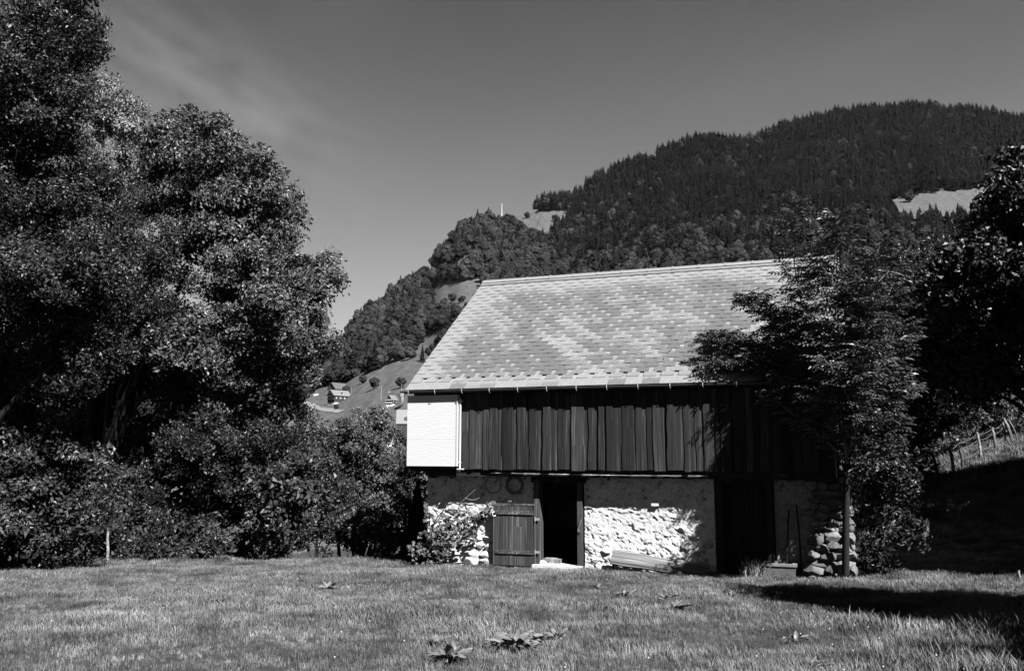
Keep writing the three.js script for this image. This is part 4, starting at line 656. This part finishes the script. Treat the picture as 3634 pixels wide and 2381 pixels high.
{
  const R = rng(101), lists = [[], [], [], [], []], m = new THREE.Matrix4(), q = new THREE.Quaternion();
  for (let i = 0; i < 32000; i++) {
    const u = -0.72 + 1.5 * R(), Rm = along(REACH, u), r = Math.sqrt(lerp(170 * 170, (Rm + 50) ** 2, R())), d = r / Math.hypot(1, u), x = u * d, z = -d, y = land(x, z), v = (y - EYE) / d;
    const high = sstep(v + 0.05 * fbm(u * 12, r * 0.01, 3, 3), 0.18, 0.30) * (u > 0.03 ? 1 : 0.08), cone = R() < high * 0.8 + 0.05;
    const look = r > 650 ? 0.3 : 0.6, sz = cone ? 13 + 9 * R() : (3.2 + 4.6 * R() * R() + 0.8 * R()) * (r < 600 ? 0.85 : 1), hh = cone ? sz : sz * 2, mid = project(V(x, y + hh * look, z)), lowp = project(V(x, y, z));
    if (OPEN.some((p) => inPoly(mid, p) || inPoly(lowp, p))) continue;
    if (r < 300 && lowp[0] > 560) continue;
    m.compose(V(x, y - 0.6, z), q.setFromAxisAngle(UPV, R() * 6.2832), cone ? V(sz * (1.2 + 0.6 * R()), sz, sz * (1.2 + 0.6 * R())) : V(sz, sz * (0.85 + 0.3 * R()), sz));
    lists[cone ? 3 + (i % 2) : i % 3].push([m.clone(), (0.5 + 0.8 * R()) * (1 + 1.0 * fbm(u * 14, r * 0.012, 7, 3))]);
  }
  [...rounds, ...cones].forEach((g, k) => { const im = new THREE.InstancedMesh(g, k < 3 ? L.far : L.conifer, lists[k].length); lists[k].forEach(([mm, l], i) => { im.setMatrixAt(i, mm); im.setColorAt(i, tint.setRGB(l, l, l)); }); im.name = numbered('forest'); tag(im, ['rounded broadleaf woodland covering the lower mountain side', 'taller broadleaf trees mixed through the mountain wood', 'lower spreading broadleaf trees of the mountain wood', 'dark spruce forest along the top of the mountain', 'wider firs mixed into the spruce forest'][k], 'forest', null, 'stuff'); im.frustumCulled = false; im.castShadow = im.receiveShadow = true; scene.add(im); });
}
{ // single trees in the pastures
  const GROUP = 'single trees in the far pastures';
  const spots = [[869, 904, 15, 0, 'dark round tree in the middle of the sloping pasture'], [931, 902, 14, 1, 'round tree in the pasture just left of the barn eave'], [842, 892, 11, 2, 'small pale bushy tree left of the dark round pasture tree'], [803, 918, 12, 0, 'upright tree beside the far timbered barn'], [1050, 702, 12, 2, 'largest bush in the row along the upper field'], [1034, 704, 7, 0, 'slim bush left in the row along the upper field'], [1068, 702, 6, 1, 'low bush right of the largest in the upper field'], [1075, 701, 8, 1, 'thin bush at the right end of the upper field row'], [1225, 508, 9, 0, 'small tree on the spur meadow near the mast'], [1290, 516, 10, 2, 'small tree at the right of the spur meadow'], [780, 952, 7, 2, 'little bush below the timbered chalet'], [2115, 470, 14, 1, 'round bush at the left end of the right-hand mountain pasture']];
  let first = null;
  for (const [px, py, w, k, label] of spots) {
    const p = onLand(px, py, 100); if (!p) continue;
    let t;
    if (!first) { t = thing('pasture_tree', label, 'tree', p.toArray(), 0, GROUP); part('crown', roundGeo(420, 8, 1.0), L.far, t); part('trunk', tube([V(0, -0.15, 0), V(0, 0.9, 0)], 0.07, 0.05, 2, 6), L.bark, t); first = t; }
    else { t = first.clone(); t.name = numbered('pasture_tree'); t.position.copy(p); tag(t, label); t.userData = { ...t.userData }; scene.add(t); }
    t.scale.setScalar(w / FOCAL * -p.z); t.rotation.y = k * 2.1;
  }
  for (const [px, py, h, label] of [[981, 838, 38, 'tall spruce at the field edge above the barn eave'], [1009, 804, 18, 'small spruce close against the roof edge on the upper field']]) { const p = onLand(px, py, 100), t = thing('spruce_tree', label, 'tree', p.toArray()), H = h / FOCAL * -p.z; part('crown', coniferGeo(260, 12, 0.19), L.conifer, t).scale.setScalar(H); part('trunk', tube([V(0, -0.3, 0), V(0, H * 0.8, 0)], 0.2, 0.04, 2, 6), L.bark, t); }
}
const H = { wall: mat(0.016), white: mat(0.35), roof: mat(0.062), roofDark: mat(0.035), glass: mat(0.02, { roughness: 0.15 }), frame: mat(0.32), pole: mat(0.16), wood: mat(0.028) };
function chalet(label, px, py, wpx, o = {}) {                            // gable to the local +z
  const p = onLand(px, py, 100), k = wpx / FOCAL * -p.z, t = thing(o.name || 'chalet', label, o.category || 'house', p.toArray(), o.turn || 0), w = k, l = k * (o.long || 1.5), h = k * (o.high || 0.62), rise = w * 0.5 * (o.pitch || 0.85), b = h * (o.foot ?? 0.42);
  if (b > 0) part('base', box(w * 0.98, b + 2, l * 0.98, 0, b / 2 - 1, -l / 2), H.white, t);
  const sh = new THREE.Shape(); sh.moveTo(-w / 2, b); sh.lineTo(w / 2, b); sh.lineTo(w / 2, h); sh.lineTo(0, h + rise); sh.lineTo(-w / 2, h); const wg = new THREE.ExtrudeGeometry(sh, { depth: l, bevelEnabled: false }); wg.translate(0, 0.01, -l);
  part('wall', wg, o.wallMat || H.wall, t);
  const rs = Math.hypot(w / 2, rise) * 1.16, a = Math.atan2(rise, w / 2), roofs = [];
  for (const s of [-1, 1]) { const g = box(rs, k * 0.035, l * 1.1, 0, 0, -l / 2); g.rotateZ(-s * a); g.translate(s * w * 0.29, h + rise - Math.tan(a) * w * 0.29 + k * 0.03, k * 0.02); roofs.push(g); }
  const rf = part('roof', roofs, o.roofMat || H.roof, t);
  const win = (x, y, z, ww, hh, ry = 0) => { const g = new THREE.Group(); g.name = 'window'; g.position.set(x, y, z); g.rotation.y = ry; t.add(g); part('frame', [box(ww, hh * 0.16, 0.1, 0, hh * 0.42, 0), box(ww, hh * 0.16, 0.1, 0, -hh * 0.42, 0), box(ww * 0.16, hh * 0.68, 0.1, -ww * 0.42, 0, 0), box(ww * 0.16, hh * 0.68, 0.1, ww * 0.42, 0, 0), box(ww * 0.1, hh * 0.68, 0.1, 0, 0, 0)], H.frame, g); part('pane', box(ww * 0.72, hh * 0.7, 0.04, 0, 0, -0.02), H.glass, g); };
  for (const y of o.rows || []) for (let i = 0; i < o.cols; i++) { const f = (i + 0.5) / o.cols - 0.5; win(f * w * (y > h ? 0.4 : 0.86), y, 0.06, w * 0.11, k * 0.12); }
  for (let i = 0; i < (o.side || 0); i++) win(w / 2 + 0.05, h * 0.72, -l * (i + 0.5) / o.side, k * 0.12, k * 0.12, Math.PI / 2);
  if (o.balcony) part('balcony', [box(w * 1.04, k * 0.09, k * 0.1, 0, h * 0.62, k * 0.05), box(w * 1.04, k * 0.07, k * 0.1, 0, h * 0.98, k * 0.05)], o.balconyMat || H.white, t);
  if (o.dormer) { const d = new THREE.Group(); d.name = 'dormer'; d.position.set(w * 0.3, h + rise * 0.42, -l * 0.55); t.add(d); part('dormer_wall', box(w * 0.28, k * 0.13, k * 0.2, 0, 0, 0), H.wall, d); part('dormer_roof', [box(w * 0.36, k * 0.03, k * 0.16, 0, k * 0.1, k * 0.07).rotateX(0.0), box(w * 0.36, k * 0.03, k * 0.16, 0, k * 0.1, -k * 0.07)], H.roof, d); part('dormer_window', box(0.06, k * 0.07, k * 0.1, w * 0.15, 0, 0), H.frame, d); }
  if (o.chimney) part('chimney', box(k * 0.09, k * 0.2, k * 0.09, w * 0.2, h + rise * 0.85, -l * 0.4), H.white, rf);
  return t;
}
chalet('timbered chalet with white base and dormer in the pasture', 768, 940, 25, { turn: -0.7, long: 1.9, rows: [4.6, 6.6], cols: 3, side: 4, dormer: true, chimney: false, high: 0.85, pitch: 0.95, foot: 0.22, balcony: true, balconyMat: H.wood });
chalet('dark timbered barn on the slope behind the timbered chalet', 770, 914, 24, { name: 'far_barn', category: 'barn', turn: -0.6, long: 1.7, foot: 0, high: 0.45, pitch: 1.15, wallMat: H.wood, roofMat: H.roofDark });
chalet('narrow gabled house with white balconies by the barn gutter', 903, 946, 17, { turn: -0.45, long: 1.4, rows: [6.2], cols: 2, balcony: true, high: 1.0, pitch: 1.25, foot: 0.4, side: 2 });
{ // nearer house of which only a pale roof shows, left of the white panel
  const p = at(940, 1012, 210); p.y = land(p.x, p.z); const t = thing('grey_roofed_house', 'house with a plain pale grey roof left of the white panel', 'house', p.toArray(), 0.1), yT = at(940, 951, 210).y - p.y, yE = at(940, 984, 205).y - p.y;
  part('wall', box(6.4, yE + 1, 7, 1.3, (yE - 1) / 2 - 0.02, -3.5), H.wall, t);
  const g = box(7.0, 0.15, Math.hypot(4, yT - yE) , 0, 0, 0); g.rotateX(Math.atan2(yT - yE, 4)); g.translate(1.3, (yT + yE) / 2, -1.8); const g2 = box(7.0, 0.15, Math.hypot(4, yT - yE)); g2.rotateX(-Math.atan2(yT - yE, 4)); g2.translate(1.3, (yT + yE) / 2, -5.7);
  const rf = part('roof', [g, g2], mat(0.075), t); part('chimney', box(0.7, 1.2, 0.7, 0.3, yE + 1.2, -0.9), H.roofDark, rf);
}
chalet('small white-walled house half hidden by leaves left of the far barn', 731, 920, 8, { name: 'white_cottage', turn: -0.5, long: 1.0, high: 0.7, pitch: 0.8, foot: 1, roofMat: H.roofDark });
chalet('white-walled house seen through the leaves at the lower left of the pasture', 634, 962, 15, { name: 'white_cottage', turn: -0.3, long: 1.2, high: 0.6, pitch: 0.8, foot: 0.6, rows: [3], cols: 2 });
{ const p = at(912, 1020, 120); p.y = land(p.x, p.z); const w = thing('low_white_wall', 'low white wall between the trees left of the white panel', 'wall', p.toArray(), 0.1), h = at(912, 1013, 120).y - p.y; part('wall', box(1.5, h, 0.3, 0, h / 2, 0), H.white, w); part('coping', box(1.6, 0.08, 0.4, 0, h + 0.04, 0), H.roofDark, w); }
chalet('small white house showing just above the barn ridge', 1350, 640, 17, { name: 'white_cottage', turn: 0.2, long: 0.8, high: 0.4, pitch: 0.5, foot: 1, roofMat: H.roofDark });
chalet('tiny white hut among the trees above the ridge', 1686, 581, 9, { name: 'white_hut', category: 'hut', turn: 0.4, long: 0.9, high: 0.5, foot: 1 });
{ const p = onLand(1166, 501, 100), h = 30 / FOCAL * -p.z, t = thing('radio_mast', 'thin white mast standing on the spur of the mountain', 'mast', p.toArray()); part('pole', tube([V(0, -1, 0), V(0, h, 0)], 0.36, 0.22, 2, 8), H.white, t); part('base', box(1.1, 1.6, 1.1, 0, 0.6, 0), H.white, t); }
for (const [px, py, h, label] of [[885, 930, 34, 'pole rising in the pasture behind the chalet'], [932, 918, 24, 'pole in the pasture near the barn eave'], [815, 915, 16, 'short pole right of the upright tree by the far barn'], [793, 916, 22, 'pole beside the roof of the dark timbered barn']]) { const p = onLand(px, py, 100), hh = h / FOCAL * -p.z, o = part('utility_pole', tube([V(0, -0.5, 0), V(0, hh, 0)], 0.08, 0.06, 2, 6), H.pole, scene); o.position.copy(p); tag(o, label, 'pole', 'poles in the far pasture'); }
{ // the track across the pasture
  const pts = [[660, 925], [690, 930], [715, 938], [735, 948], [760, 953], [790, 958]].map(([x, y]) => onLand(x, y, 100)).filter(Boolean), c = new THREE.CatmullRomCurve3(pts), pos = [], idx = [], n = 60;
  for (let i = 0; i <= n; i++) { const p = c.getPointAt(i / n), t = c.getTangentAt(i / n), s = V(-t.z, 0, t.x).normalize(); for (const k of [-1, -0.33, 0.33, 1]) { const x = p.x + s.x * k * 2.1, z = p.z + s.z * k * 2.1; pos.push(x, land(x, z) + 0.25, z); } }
  for (let i = 0; i < n; i++) for (let j = 0; j < 3; j++) { const a = i * 4 + j, b = a + 4; idx.push(a, b, a + 1, b, b + 1, a + 1); }
  const g = new THREE.BufferGeometry(); g.setAttribute('position', new THREE.Float32BufferAttribute(pos, 3)); g.setIndex(idx); g.computeVertexNormals(); part('path', g, mat(0.08, { side: THREE.DoubleSide }), scene).userData.kind = 'structure';
}
{ // pale rock faces in the wood
  const R = rng(120);
  for (const [px, py, w, h, label] of [[1046, 572, 7, 12, 'pale rock face on the steep side of the spur'], [1505, 362, 3, 8, 'left of two pale rock faces high in the forest'], [1522, 364, 3, 8, 'right of two pale rock faces high in the forest'], [1641, 396, 9, 3, 'pale outcrop in the middle of the high forest'], [1140, 505, 9, 3, 'pale rock ledge below the mast']]) { const p = onLand(px, py, 100) || at(px, py, 1000), s = -p.z / FOCAL, o = part('rock_face', stoneGeo[Math.floor(R() * 6)], M.stone[2], scene); o.position.copy(p); o.scale.set(w * s, h * s, 6); o.position.y += h * s * 0.3; o.rotation.z = (R() - 0.5) * 0.4; tag(o, label, 'rock'); }
}
scene.fog = new THREE.FogExp2(0xffffff, 0.000005);
scene.traverse((c) => { if (c.isMesh) c.castShadow = c.receiveShadow = true; });
renderer.render(scene, camera);
